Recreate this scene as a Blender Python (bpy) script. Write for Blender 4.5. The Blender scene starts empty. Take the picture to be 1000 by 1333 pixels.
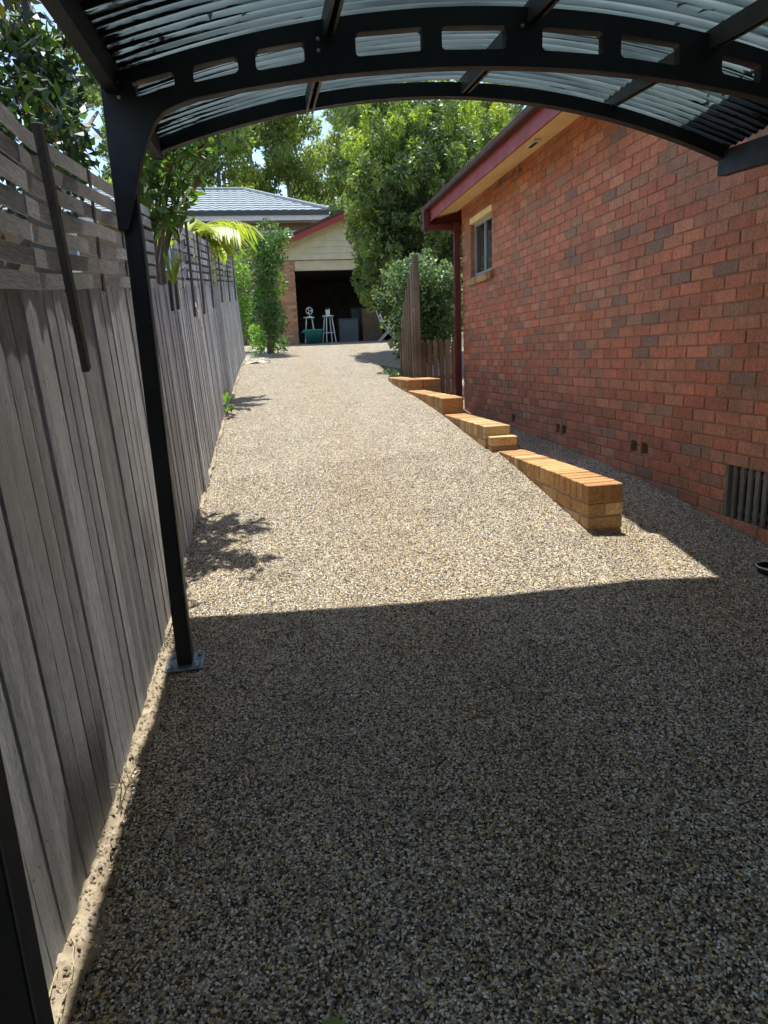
import bpy, bmesh, math, random
import numpy as np
from mathutils import Vector, Matrix
random.seed(7); RNG = np.random.default_rng(7)
SC = bpy.context.scene
COL = SC.collection
CH = 1.40                      # camera height above the slab; relative levels below are measured from the lens

# ------------------------------------------------------------------ camera, sky, sun, exposure
cam_d = bpy.data.cameras.new('camera'); cam = bpy.data.objects.new('camera', cam_d); COL.objects.link(cam)
CR = np.array([[0.98415841, -0.0801328, 0.15814851], [-0.17213063, -0.21821722, 0.96059996], [-0.04246484, -0.97260474, -0.22855362]])
m = Matrix(((CR[0, 0], -CR[0, 1], -CR[0, 2], 0), (CR[1, 0], -CR[1, 1], -CR[1, 2], 0), (CR[2, 0], -CR[2, 1], -CR[2, 2], CH), (0, 0, 0, 1)))
cam.matrix_world = m
cam_d.sensor_fit = 'VERTICAL'; cam_d.sensor_height = 36.0; cam_d.lens = 865.0 / 1333.0 * 36.0
cam_d.clip_start = 0.02; cam_d.clip_end = 3000
SC.camera = cam

SUN = Vector((0.020, 0.28, 1.0)).normalized()
w = bpy.data.worlds.new('World'); SC.world = w; w.use_nodes = True
nt = w.node_tree; nt.nodes.clear()
sky = nt.nodes.new('ShaderNodeTexSky'); sky.sky_type = 'NISHITA'; sky.sun_disc = False
sky.sun_elevation = math.asin(SUN.z); sky.sun_rotation = math.atan2(SUN.x, SUN.y)
sky.air_density = 1.0; sky.dust_density = 0.7; sky.ozone_density = 0.8
bg = nt.nodes.new('ShaderNodeBackground'); bg.inputs['Strength'].default_value = 0.125
wo = nt.nodes.new('ShaderNodeOutputWorld')
nt.links.new(sky.outputs[0], bg.inputs[0]); nt.links.new(bg.outputs[0], wo.inputs[0])
sd = bpy.data.lights.new('sun', 'SUN'); sd.energy = 3.4; sd.angle = math.radians(0.55); sd.color = (1.0, 0.975, 0.925)
so = bpy.data.objects.new('sun', sd); COL.objects.link(so); so.rotation_euler = SUN.to_track_quat('Z', 'Y').to_euler(); so.location = (0, 0, 30)
SC.view_settings.view_transform = 'Standard'; SC.view_settings.look = 'None'
SC.view_settings.exposure = 1.22; SC.view_settings.gamma = 1.0
SC.render.engine = 'CYCLES'
SC.cycles.use_denoising = True; SC.cycles.max_bounces = 7; SC.cycles.diffuse_bounces = 4; SC.cycles.glossy_bounces = 2; SC.cycles.use_adaptive_sampling = True; SC.cycles.adaptive_threshold = 0.03
SC.cycles.transparent_max_bounces = 12; SC.cycles.caustics_reflective = False; SC.cycles.caustics_refractive = False
SC.cycles.sample_clamp_indirect = 6.0

# ------------------------------------------------------------------ helpers
def tag(o, label=None, cat=None, group=None, kind=None):
    if label: o['label'] = label
    if cat: o['category'] = cat
    if group: o['group'] = group
    if kind: o['kind'] = kind
    return o
def empty(name, loc, label, cat, group=None):
    o = bpy.data.objects.new(name, None); COL.objects.link(o); o.location = loc; o.empty_display_size = 0.2
    return tag(o, label, cat, group)
def link(name, me, parent=None, mat=None, smooth=False):
    o = bpy.data.objects.new(name, me); COL.objects.link(o)
    if mat is not None and not me.materials: me.materials.append(mat)
    if smooth: me.shade_smooth()
    if parent is not None:
        o.parent = parent
        o.matrix_parent_inverse = world_of(parent).inverted()
    return o
def world_of(o):
    M = Matrix.LocRotScale(o.location, o.rotation_euler, o.scale)
    if o.parent is not None: M = world_of(o.parent) @ o.matrix_parent_inverse @ M
    return M
def pyd(name, v, f, mat=None, parent=None, smooth=False, col=None):
    me = bpy.data.meshes.new(name); me.from_pydata([tuple(p) for p in v], [], [tuple(q) for q in f])
    if col is not None: set_col(me, col)
    return link(name, me, parent, mat, smooth)
def set_col(me, col):
    a = me.attributes.new('col', 'FLOAT_COLOR', 'POINT')
    c = np.ones((len(me.vertices), 4), np.float32); c[:, :3] = col
    a.data.foreach_set('color', c.ravel())
def quads_mesh(name, V, n=4, col=None, mat=None, parent=None, smooth=False):
    """V: (N,n,3) one n-gon per row"""
    N = V.shape[0]; me = bpy.data.meshes.new(name)
    me.vertices.add(N * n); me.vertices.foreach_set('co', V.astype(np.float32).ravel())
    me.loops.add(N * n); me.loops.foreach_set('vertex_index', np.arange(N * n, dtype=np.int32))
    me.polygons.add(N); me.polygons.foreach_set('loop_start', np.arange(N, dtype=np.int32) * n)
    me.update(calc_edges=True)
    if col is not None: set_col(me, np.repeat(col, n, axis=0))
    return link(name, me, parent, mat, smooth)
BOXF = [(0, 3, 2, 1), (4, 5, 6, 7), (0, 1, 5, 4), (1, 2, 6, 5), (2, 3, 7, 6), (3, 0, 4, 7)]
class MB:
    def __init__(s): s.v = []; s.f = []
    def add(s, v, f):
        k = len(s.v); s.v += [tuple(p) for p in v]; s.f += [tuple(i + k for i in q) for q in f]; return s
    def box(s, x0, x1, y0, y1, z0, z1):
        return s.add([(x0, y0, z0), (x1, y0, z0), (x1, y1, z0), (x0, y1, z0), (x0, y0, z1), (x1, y0, z1), (x1, y1, z1), (x0, y1, z1)], BOXF)
    def bar(s, a, b, wx, wy, up=(0, 0, 1)):
        a, b = Vector(a), Vector(b); d = (b - a).normalized(); u = Vector(up)
        if abs(d.dot(u)) > .98: u = Vector((0, 1, 0))
        sx = d.cross(u).normalized() * wx / 2; sy = sx.cross(d).normalized() * wy / 2
        P = [a - sx - sy, a + sx - sy, a + sx + sy, a - sx + sy, b - sx - sy, b + sx - sy, b + sx + sy, b - sx + sy]
        return s.add(P, BOXF)
    def tube(s, pts, rad, n=8, cap=True):
        pts = [Vector(p) for p in pts]
        if not hasattr(rad, '__len__'): rad = [rad] * len(pts)
        k0 = len(s.v); prev = None
        for i, p in enumerate(pts):
            d = (pts[min(i + 1, len(pts) - 1)] - pts[max(i - 1, 0)]).normalized()
            if prev is None: prev = d.orthogonal().normalized()
            u = (prev - d * prev.dot(d)).normalized(); prev = u; v = d.cross(u)
            for j in range(n):
                a = 2 * math.pi * j / n; s.v.append(tuple(p + (u * math.cos(a) + v * math.sin(a)) * rad[i]))
        for i in range(len(pts) - 1):
            for j in range(n):
                s.f.append((k0 + i * n + j, k0 + i * n + (j + 1) % n, k0 + (i + 1) * n + (j + 1) % n, k0 + (i + 1) * n + j))
        if cap:
            s.f.append(tuple(k0 + j for j in reversed(range(n)))); s.f.append(tuple(k0 + (len(pts) - 1) * n + j for j in range(n)))
        return s
    def lathe(s, prof, c, n=24):
        k0 = len(s.v); m_ = len(prof)
        for r, z in prof:
            for j in range(n):
                a = 2 * math.pi * j / n; s.v.append((c[0] + r * math.cos(a), c[1] + r * math.sin(a), c[2] + z))
        for i in range(m_ - 1):
            for j in range(n):
                s.f.append((k0 + i * n + j, k0 + i * n + (j + 1) % n, k0 + (i + 1) * n + (j + 1) % n, k0 + (i + 1) * n + j))
        return s
    def build(s, name, mat, parent=None, smooth=False, bevel=0, col=None):
        me = bpy.data.meshes.new(name); me.from_pydata(s.v, [], s.f)
        if bevel:
            bm = bmesh.new(); bm.from_mesh(me)
            bmesh.ops.bevel(bm, geom=list(bm.edges), offset=bevel, segments=1, affect='EDGES', clamp_overlap=True)
            bm.to_mesh(me); bm.free()
        if col is not None: set_col(me, col)
        return link(name, me, parent, mat, smooth)

# ------------------------------------------------------------------ materials
def mat(name):
    m = bpy.data.materials.new(name); m.use_nodes = True; nt = m.node_tree
    b = nt.nodes['Principled BSDF']
    return m, nt, b, nt.nodes['Material Output']
def N(nt, t, **kw):
    n = nt.nodes.new(t)
    for k, v in kw.items():
        if k.startswith('i_'):
            key = k[2:]; key = int(key) if key.isdigit() else key.replace('_', ' ')
            n.inputs[key].default_value = v
        else: setattr(n, k, v)
    return n
def L(nt, a, b): nt.links.new(a, b)
def mixc(nt, fac, a, b, mode='MIX'):
    n = nt.nodes.new('ShaderNodeMix'); n.data_type = 'RGBA'; n.blend_type = mode
    for s, x in ((n.inputs[0], fac), (n.inputs[6], a), (n.inputs[7], b)):
        if isinstance(x, (int, float)): s.default_value = x
        elif isinstance(x, tuple): s.default_value = (*x[:3], 1)
        else: nt.links.new(x, s)
    return n.outputs[2]
def ramp(nt, src, stops, interp='LINEAR'):
    r = nt.nodes.new('ShaderNodeValToRGB'); r.color_ramp.interpolation = interp
    e = r.color_ramp.elements
    while len(e) > 1: e.remove(e[-1])
    e[0].position = stops[0][0]; e[0].color = (*stops[0][1], 1)
    for p, c in stops[1:]:
        q = e.new(p); q.color = (*c, 1)
    nt.links.new(src, r.inputs[0]); return r.outputs[0]
def gray(*st): return [(p, (v, v, v)) for p, v in st]
def coords(nt, kind='Object', scale=None):
    t = nt.nodes.new('ShaderNodeTexCoord')
    if kind == 'World': src = nt.nodes.new('ShaderNodeNewGeometry').outputs['Position']
    else: src = t.outputs[kind]
    if scale:
        mp = nt.nodes.new('ShaderNodeMapping'); mp.inputs['Scale'].default_value = scale; nt.links.new(src, mp.inputs[0]); src = mp.outputs[0]
    return src
def noise(nt, vec, scale, detail=4, rough=.55, dist=0):
    n = N(nt, 'ShaderNodeTexNoise'); n.inputs['Scale'].default_value = scale; n.inputs['Detail'].default_value = detail
    n.inputs['Roughness'].default_value = rough; n.inputs['Distortion'].default_value = dist
    if vec is not None: nt.links.new(vec, n.inputs['Vector'])
    return n.outputs[0]
def bump(nt, b, h, strength=.4, dist=.01):
    n = N(nt, 'ShaderNodeBump'); n.inputs['Strength'].default_value = strength; n.inputs['Distance'].default_value = dist
    nt.links.new(h, n.inputs['Height']); nt.links.new(n.outputs[0], b.inputs['Normal']); return n
def simple(name, c, rough=.6, metal=0, var=.25, scale=6, bumps=.15, spec=.4):
    m, nt, b, o = mat(name); v = coords(nt, 'World')
    n1 = noise(nt, v, scale, 6)
    L(nt, mixc(nt, 1.0, c, ramp(nt, n1, gray((.25, 1 - var), (.75, 1 + var))), 'MULTIPLY'), b.inputs['Base Color'])
    b.inputs['Roughness'].default_value = rough; b.inputs['Metallic'].default_value = metal
    b.inputs['Specular IOR Level'].default_value = spec
    if bumps: bump(nt, b, noise(nt, v, scale * 12, 4), bumps, .004)
    return m

M = {}
PEB = [(0, (.026, .023, .018)), (.12, (.09, .075, .053)), (.23, (.24, .20, .138)), (.34, (.41, .355, .262)), (.47, (.57, .505, .385)),
       (.60, (.25, .14, .055)), (.65, (.72, .53, .22)), (.73, (.77, .70, .555)), (.84, (.36, .325, .28)), (.89, (.60, .38, .15)), (.925, (.94, .89, .77))]
def aggregate(pebble=False):
    m, nt, b, o = mat('exposed_aggregate' + ('_pebble' if pebble else ''))
    pos = coords(nt, 'World')
    if pebble:
        oi = nt.nodes.new('ShaderNodeObjectInfo'); c = ramp(nt, oi.outputs['Random'], PEB, 'CONSTANT')
        c = mixc(nt, .45, c, ramp(nt, noise(nt, pos, 260, 3), gray((.3, .55), (.7, 1.25))), 'MULTIPLY')
    else:
        wob = N(nt, 'ShaderNodeVectorMath', operation='ADD')
        nz = N(nt, 'ShaderNodeTexNoise'); nz.inputs['Scale'].default_value = 70; L(nt, pos, nz.inputs['Vector'])
        sc = N(nt, 'ShaderNodeVectorMath', operation='SCALE'); sc.inputs['Scale'].default_value = .012; L(nt, nz.outputs['Color'], sc.inputs[0])
        L(nt, pos, wob.inputs[0]); L(nt, sc.outputs[0], wob.inputs[1])
        vo = N(nt, 'ShaderNodeTexVoronoi'); vo.inputs['Scale'].default_value = 135; L(nt, wob.outputs[0], vo.inputs['Vector'])
        ve = N(nt, 'ShaderNodeTexVoronoi', feature='DISTANCE_TO_EDGE'); ve.inputs['Scale'].default_value = 135; L(nt, wob.outputs[0], ve.inputs['Vector'])
        sep = N(nt, 'ShaderNodeSeparateColor'); L(nt, vo.outputs['Color'], sep.inputs[0])
        c = ramp(nt, sep.outputs[0], PEB, 'CONSTANT')
        edge = ramp(nt, ve.outputs['Distance'], gray((.0, 0), (.14, 1)))
        c = mixc(nt, edge, (.065, .055, .042), c)
        bump(nt, b, ramp(nt, ve.outputs['Distance'], gray((0, 0), (.12, .6), (.35, 1))), .7, .005)
    # patchy tint: rusty wear in the wheel tracks, greyer at the edges
    big = noise(nt, pos, .55, 5, .6)
    sx = N(nt, 'ShaderNodeSeparateXYZ'); L(nt, pos, sx.inputs[0])
    tr_ = N(nt, 'ShaderNodeMath', operation='PINGPONG'); tr_.inputs[1].default_value = .72; L(nt, sx.outputs[0], tr_.inputs[0])   # two wheel tracks
    ad_ = N(nt, 'ShaderNodeMath', operation='MULTIPLY'); L(nt, tr_.outputs[0], ad_.inputs[0]); L(nt, big, ad_.inputs[1])
    c = mixc(nt, ramp(nt, ad_.outputs[0], gray((.14, 0), (.40, .5))), c, mixc(nt, 1, c, (.95, .86, .72), 'MULTIPLY'))
    c = mixc(nt, ramp(nt, noise(nt, pos, 3.1, 6, .65), gray((.45, 0), (.75, .5))), c, mixc(nt, 1, c, (.62, .60, .58), 'MULTIPLY'))
    L(nt, c, b.inputs['Base Color'])
    b.inputs['Roughness'].default_value = .5 if pebble else .7; b.inputs['Specular IOR Level'].default_value = .32 if pebble else .25
    return m
M['agg'] = aggregate(); M['pebble'] = aggregate(True)

def brick_mat(name, grime=.5, white=.0):
    m, nt, b, o = mat(name); pos = coords(nt, 'World')
    at = N(nt, 'ShaderNodeAttribute', attribute_name='col'); c = at.outputs['Color']
    n1 = noise(nt, pos, 9, 5, .62); n2 = noise(nt, pos, 60, 5, .7)
    c = mixc(nt, 1, c, ramp(nt, n2, gray((.3, .6), (.7, 1.35))), 'MULTIPLY')
    mp = N(nt, 'ShaderNodeMapping'); mp.inputs['Scale'].default_value = (38, 38, 7); L(nt, pos, mp.inputs[0])
    n3 = noise(nt, mp.outputs[0], 1.0, 4, .6)
    c = mixc(nt, ramp(nt, n3, gray((.50, 0), (.68, grime))), c, mixc(nt, 1, c, (.55, .66, .70), 'MULTIPLY'))
    c = mixc(nt, ramp(nt, n1, gray((.54, 0), (.70, grime))), c, (.24, .155, .105))
    n4 = noise(nt, pos, 1.7, 6, .65)
    c = mixc(nt, ramp(nt, n4, gray((.44, 0), (.62, .7))), c, mixc(nt, 1, c, (.72, .80, .82), 'MULTIPLY'))
    L(nt, c, b.inputs['Base Color']); b.inputs['Roughness'].default_value = .85; b.inputs['Specular IOR Level'].default_value = .25
    bump(nt, b, noise(nt, pos, 140, 5, .7), .55, .004)
    return m
M['brick'] = brick_mat('red_brick', .55); M['obrick'] = brick_mat('orange_brick', .4)
def mortar(name, c):
    m, nt, b, o = mat(name); pos = coords(nt, 'World')
    L(nt, mixc(nt, 1, c, ramp(nt, noise(nt, pos, 14, 6, .65), gray((.3, .6), (.7, 1.25))), 'MULTIPLY'), b.inputs['Base Color'])
    b.inputs['Roughness'].default_value = .95; bump(nt, b, noise(nt, pos, 200, 4, .7), .5, .003); return m
M['mortar'] = mortar('mortar', (.40, .205, .125)); M['mortar2'] = mortar('pale_mortar', (.42, .30, .18))

def wood(name, c1, c2, axis='Z', stain=(.10, .065, .04), green=False):
    m, nt, b, o = mat(name)
    oi = nt.nodes.new('ShaderNodeObjectInfo'); pos = coords(nt, 'World')
    add = N(nt, 'ShaderNodeVectorMath', operation='ADD'); L(nt, pos, add.inputs[0])
    cv = N(nt, 'ShaderNodeCombineXYZ'); L(nt, oi.outputs['Random'], cv.inputs[2]); L(nt, oi.outputs['Random'], cv.inputs[1])
    sc = N(nt, 'ShaderNodeVectorMath', operation='SCALE'); sc.inputs['Scale'].default_value = 37; L(nt, cv.outputs[0], sc.inputs[0]); L(nt, sc.outputs[0], add.inputs[1])
    mp = N(nt, 'ShaderNodeMapping'); mp.inputs['Scale'].default_value = (1, 1, .06) if axis == 'Z' else (1, .06, 1); L(nt, add.outputs[0], mp.inputs[0])
    g = noise(nt, mp.outputs[0], 260, 8, .78); g2 = noise(nt, mp.outputs[0], 30, 4, .6, .1)
    big = noise(nt, pos, 1.9, 5, .6)
    c = mixc(nt, ramp(nt, g2, gray((.35, .25), (.65, .75))), c1, c2)
    c = mixc(nt, 1, c, ramp(nt, g, gray((.34, .30), (.47, .85), (.60, 1.2), (.72, 1.6))), 'MULTIPLY')
    c = mixc(nt, 1, c, ramp(nt, oi.outputs['Random'], [(0, (.72, .68, .64)), (.5, (1, .96, .92)), (1, (1.2, 1.18, 1.14))]), 'MULTIPLY')
    c = mixc(nt, ramp(nt, big, gray((.48, 0), (.72, .75))), c, stain)
    L(nt, c, b.inputs['Base Color']); b.inputs['Roughness'].default_value = .82; b.inputs['Specular IOR Level'].default_value = .3
    bump(nt, b, g, .8, .004); return m
M['paling'] = wood('weathered_paling', (.42, .44, .45), (.68, .70, .715), stain=(.36, .335, .30))
M['slat'] = wood('weathered_lattice', (.40, .41, .415), (.64, .655, .66), 'Y', stain=(.33, .295, .25))
M['batten'] = wood('dark_batten', (.09, .085, .075), (.17, .16, .145), stain=(.05, .045, .04))
M['picket'] = wood('brown_picket', (.19, .135, .09), (.33, .25, .175), stain=(.10, .07, .045))
M['ventwood'] = wood('vent_timber', (.22, .20, .16), (.42, .38, .31), stain=(.10, .085, .065))

def steel(name, c, rough=.38):
    m, nt, b, o = mat(name); pos = coords(nt, 'World')
    d = noise(nt, pos, 5, 6, .65)
    L(nt, mixc(nt, ramp(nt, d, gray((.52, 0), (.75, .55))), c, tuple(x * .7 + .006 for x in c)), b.inputs['Base Color'])
    L(nt, ramp(nt, d, gray((.3, rough), (.7, rough + .25))), b.inputs['Roughness']); b.inputs['Specular IOR Level'].default_value = .5
    bump(nt, b, noise(nt, pos, 90, 3), .06, .002); return m
M['steel'] = steel('dark_green_steel', (.004, .006, .007), .5); M['steel2'] = steel('grey_purlin_steel', (.055, .06, .058), .42)
M['red'] = steel('dark_red_paint', (.34, .045, .035), .4); M['reddark'] = steel('maroon_paint', (.12, .018, .016), .4)
M['gutter'] = steel('brown_gutter', (.075, .028, .022), .45)
M['galv'] = simple('galvanised_plate', (.20, .27, .33), .4, .7, .3, 30)
M['bolt'] = simple('bolt_head', (.55, .55, .53), .35, .6, .1)
M['cream'] = simple('cream_paint', (.62, .54, .36), .6, 0, .12, 4, .05)
M['soffit'] = simple('yellow_cream_soffit', (.95, .78, .40), .6, 0, .12, 4, .05)
M['white'] = simple('white_paint', (.72, .71, .66), .5, 0, .1, 8, .05)
M['darkroom'] = simple('garage_lining', (.16, .15, .135), .9, 0, .3, 3)
M['teal'] = simple('teal_plastic', (.05, .30, .30), .4, 0, .1, 5, .02)
M['grayplastic'] = simple('grey_plastic', (.10, .11, .12), .5, 0, .2, 5, .02)
M['blackplastic'] = simple('black_plastic', (.015, .015, .016), .4, 0, .2, 5, .02)
M['cardboard'] = simple('cardboard', (.22, .15, .09), .85, 0, .2, 6)
M['frame'] = simple('window_frame_metal', (.42, .42, .41), .4, .2, .12, 20, .02)
M['rtile'] = simple('brown_roof_tile', (.09, .06, .05), .8, 0, .4, 9)
M['gtile'] = simple('grey_roof_tile', (.20, .235, .25), .7, 0, .25, 5)
M['soil'] = None
def soil(name, a, b_, s=22):
    m, nt, b, o = mat(name); pos = coords(nt, 'World')
    n1 = noise(nt, pos, s, 8, .7); n2 = noise(nt, pos, 2.2, 4)
    c = mixc(nt, ramp(nt, n1, gray((.32, 0), (.68, 1))), a, b_)
    c = mixc(nt, 1, c, ramp(nt, n2, gray((.3, .7), (.7, 1.15))), 'MULTIPLY')
    L(nt, c, b.inputs['Base Color']); b.inputs['Roughness'].default_value = .95; bump(nt, b, n1, .9, .02); return m
M['soil'] = soil('dry_soil', (.26, .20, .13), (.50, .42, .29)); M['earth'] = soil('bush_earth', (.07, .06, .035), (.16, .14, .07), 3)
M['gravel'] = soil('pale_gravel', (.30, .26, .19), (.60, .54, .43), 30)
def glass():
    m, nt, b, o = mat('window_glass'); b.inputs['Base Color'].default_value = (.02, .024, .028, 1); b.inputs['Roughness'].default_value = .06
    b.inputs['Specular IOR Level'].default_value = .8; return m
M['glass'] = glass()
def leaf(name, trans=.36, rough=.42, spec=.45):
    m, nt, b, o = mat(name); at = N(nt, 'ShaderNodeAttribute', attribute_name='col')
    oi = nt.nodes.new('ShaderNodeObjectInfo')
    c = mixc(nt, 1, at.outputs['Color'], ramp(nt, oi.outputs['Random'], gray((0, 1.7), (1, 2.2))), 'MULTIPLY')
    L(nt, c, b.inputs['Base Color']); b.inputs['Roughness'].default_value = rough; b.inputs['Specular IOR Level'].default_value = spec
    tr = N(nt, 'ShaderNodeBsdfTranslucent'); L(nt, mixc(nt, 1, c, (1.25, 1.45, .6), 'MULTIPLY'), tr.inputs[0])
    mx = N(nt, 'ShaderNodeMixShader'); mx.inputs[0].default_value = trans
    L(nt, b.outputs[0], mx.inputs[1]); L(nt, tr.outputs[0], mx.inputs[2]); L(nt, mx.outputs[0], o.inputs[0]); return m
M['leaf'] = leaf('leaf'); M['leafmatte'] = leaf('distant_leaf', .45, .6, .25)
M['bark'] = simple('bark', (.16, .125, .095), .9, 0, .4, 18, .6); M['palebark'] = simple('pale_gum_bark', (.42, .38, .32), .85, 0, .3, 3, .3)
M['twig'] = simple('dry_twig', (.50, .43, .31), .8, 0, .2, 20); M['straw'] = simple('dry_straw', (.58, .50, .30), .8, 0, .25, 20)
def polycarb():
    m, nt, b, o = mat('tinted_polycarbonate'); pos = coords(nt, 'World')
    at = N(nt, 'ShaderNodeAttribute', attribute_name='col')    # r = how far down the eaves silt can gather
    sep = N(nt, 'ShaderNodeSeparateColor'); L(nt, at.outputs['Color'], sep.inputs[0])
    mp = N(nt, 'ShaderNodeMapping'); mp.inputs['Scale'].default_value = (.9, 12, 6); L(nt, pos, mp.inputs[0])
    d = noise(nt, mp.outputs[0], 2.6, 8, .75, .2)
    ad = N(nt, 'ShaderNodeMath', operation='ADD'); L(nt, d, ad.inputs[0]); L(nt, sep.outputs[0], ad.inputs[1])
    dirt = ramp(nt, ad.outputs[0], gray((.80, 0), (.88, 1)))
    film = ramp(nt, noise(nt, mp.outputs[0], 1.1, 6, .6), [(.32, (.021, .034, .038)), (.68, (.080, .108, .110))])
    film = mixc(nt, 1, film, ramp(nt, sep.outputs[1], gray((0, 1.5), (.25, 1.05), (.75, .78), (1, .6))), 'MULTIPLY')  # rib light and shade painted in with trough dust: pale crests, dark troughs
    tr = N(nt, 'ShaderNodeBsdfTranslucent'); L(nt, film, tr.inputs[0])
    b.inputs['Base Color'].default_value = (.07, .09, .095, 1); b.inputs['Roughness'].default_value = .22; b.inputs['Specular IOR Level'].default_value = .6
    mx = N(nt, 'ShaderNodeMixShader'); mx.inputs[0].default_value = .72; L(nt, b.outputs[0], mx.inputs[1]); L(nt, tr.outputs[0], mx.inputs[2])
    df = N(nt, 'ShaderNodeBsdfDiffuse'); df.inputs[0].default_value = (.012, .011, .010, 1)
    m2 = N(nt, 'ShaderNodeMixShader'); L(nt, dirt, m2.inputs[0]); L(nt, mx.outputs[0], m2.inputs[1]); L(nt, df.outputs[0], m2.inputs[2])
    L(nt, m2.outputs[0], o.inputs[0]); return m
M['poly'] = polycarb()

# ------------------------------------------------------------------ levels of the ground (relative to the lens, +CH gives world z)
_ys = np.arange(-8, 90, .1)
def _prof(pts, k=9):
    p = np.interp(_ys, [a for a, _ in pts], [b for _, b in pts]); q = np.pad(p, k, mode='edge')
    return np.convolve(q, np.ones(2 * k + 1) / (2 * k + 1), 'valid')
_L = _prof([(-8, -1.46), (0, -1.42), (1.3, -1.40), (3, -1.385), (4, -1.25), (5, -1.10), (6.1, -.93), (8.2, -.60), (12.4, -.11), (19, .43), (24, .5), (90, 1.2)])
_R = _prof([(-8, -1.46), (0, -1.42), (2, -1.385), (3, -1.275), (3.7, -1.13), (4.55, -.985), (5.5, -.835), (6.35, -.74), (7, -.65), (8, -.555), (8.9, -.485), (9.65, -.44), (11, -.29), (12.4, -.09), (19, .43), (24, .5), (90, 1.2)], 4)
_H = _prof([(-8, -1.46), (0, -1.43), (2, -1.40), (3, -1.31), (3.5, -1.24), (4.5, -1.10), (6, -1.0), (8, -.93), (10.2, -.86), (12.4, -.3), (14, .05), (19, .43), (24, .5), (90, 1.2)])
def g(x, y):
    t = np.clip((np.asarray(x) + .6) / 2.5, 0, 1); a = np.interp(y, _ys, _L); b = np.interp(y, _ys, _R)
    h = a + (b - a) * t
    sh = np.clip((np.asarray(y) - 3.70) / .12, 0, 1)            # past the edging's near end the side strip drops behind it
    x0_, x1_ = 1.9 + (1.992 - 1.9) * sh, 2.9 + (2.012 - 2.9) * sh
    q = np.clip((np.asarray(x) - x0_) / (x1_ - x0_), 0, 1)
    return h + (np.interp(y, _ys, _H) - h) * q + CH
def G(x, y): return float(g(x, y))
def FX(y): return -.615 + .02 * np.clip(y - 4.0, 0, 99)          # line of the paling fence

# ------------------------------------------------------------------ ground
def sheet(name, xs, ys, zf, mat_, label, cat='ground', kind='structure', xf=None):
    X, Y = np.meshgrid(xs, ys); 
    if xf is not None: X = xf(X, Y)
    Z = zf(X, Y); v = np.stack([X, Y, Z], -1).reshape(-1, 3); nx = len(xs)
    f = [(j * nx + i, j * nx + i + 1, (j + 1) * nx + i + 1, (j + 1) * nx + i) for j in range(len(ys) - 1) for i in range(nx - 1)]
    o = pyd(name, v, f, mat_, smooth=True); return tag(o, label, cat, kind=kind)
def terrain_z(X, Y):
    z = g(X, Y) - .06
    far = np.clip((Y - 30) / 60, 0, None); z = np.where(Y > 30, z + 5.0 * np.clip(far, 0, 1.2), z)
    side = np.clip((np.abs(X) - 12) / 60, 0, 3); return z - .0 * side
xs = np.concatenate([np.linspace(-1500, -30, 8), np.linspace(-20, 20, 41), np.linspace(30, 1500, 8)])
ys = np.concatenate([np.linspace(-1500, -30, 8), np.linspace(-20, 90, 111), np.linspace(110, 2000, 10)])
sheet('ground', xs, ys, terrain_z, M['earth'], 'dark leaf-littered earth of the surrounding yards and hillside')
sheet('driveway', np.concatenate([np.linspace(-.66, 1.9, 14), [1.99, 2.0, 2.014], np.linspace(2.1, 4.4, 12)]), np.concatenate([np.arange(-6, 3.6, .2), np.arange(3.64, 3.9, .04), np.arange(4.0, 19.9, .2)]), lambda X, Y: g(X, Y) + .0, M['agg'],
      'sloping exposed aggregate concrete driveway running up to the garage', 'driveway')
# bare soil along the foot of the fence
def soil_x(X, Y):
    e = .035 * np.sin(Y * 5.3) + .02 * np.sin(Y * 13.1 + 1) + .012 * np.sin(Y * 31)
    wd = np.where(Y < 3.1, .070 + .5 * e, .035 + .3 * e)
    return FX(Y) - .06 + X * (wd + .06)
ysS = np.arange(-2, 14, .018)
def soil_z(X, Y):
    k = (X - FX(Y)); n = .006 * np.sin(Y * 41) * np.sin(Y * 17 + X * 90) + .004 * np.sin(Y * 97 + X * 60)
    n = n + .007 * np.sin(Y * 63 + np.sin(Y * 19) * 2) * np.sin(X * 150 + Y * 23)
    return g(X, Y) + .026 - .26 * np.clip(k, 0, .2) + n * 1.2
sheet('soil_strip', np.linspace(0, 1, 12), ysS, soil_z, M['soil'], 'pale strip of dry soil along the foot of the paling fence', 'soil', 'structure', soil_x)
cr = MB()
for k in range(1500):
    yy = random.uniform(.9, 3.3) if k < 1150 else random.uniform(3.3, 9); xx = FX(yy) + .015 + random.uniform(0, .085) * (1 if yy < 3.1 else .5); r = random.uniform(.0025, .007) * (1.5 if random.random() < .06 else 1)
    c0 = (xx, yy, float(soil_z(np.array(xx), np.array(yy))) + r * .2); a = random.uniform(0, 6); ca, sa = math.cos(a), math.sin(a)
    cr.add([(c0[0] + (x * ca - y * sa) * r, c0[1] + (x * sa + y * ca) * r, c0[2] + z * r * .8) for x, y, z in ((1.2, 0, 0), (0, .8, .1), (-1, .1, -.1), (0, -.9, 0), (.1, 0, .9), (0, 0, -.9))],
           [(0, 1, 4), (1, 2, 4), (2, 3, 4), (3, 0, 4), (1, 0, 5), (2, 1, 5), (3, 2, 5), (0, 3, 5)])
tag(cr.build('soil_crumbs', M['soil']), 'loose crumbs of dry soil and grit along the foot of the fence', 'grit', kind='stuff')
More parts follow.
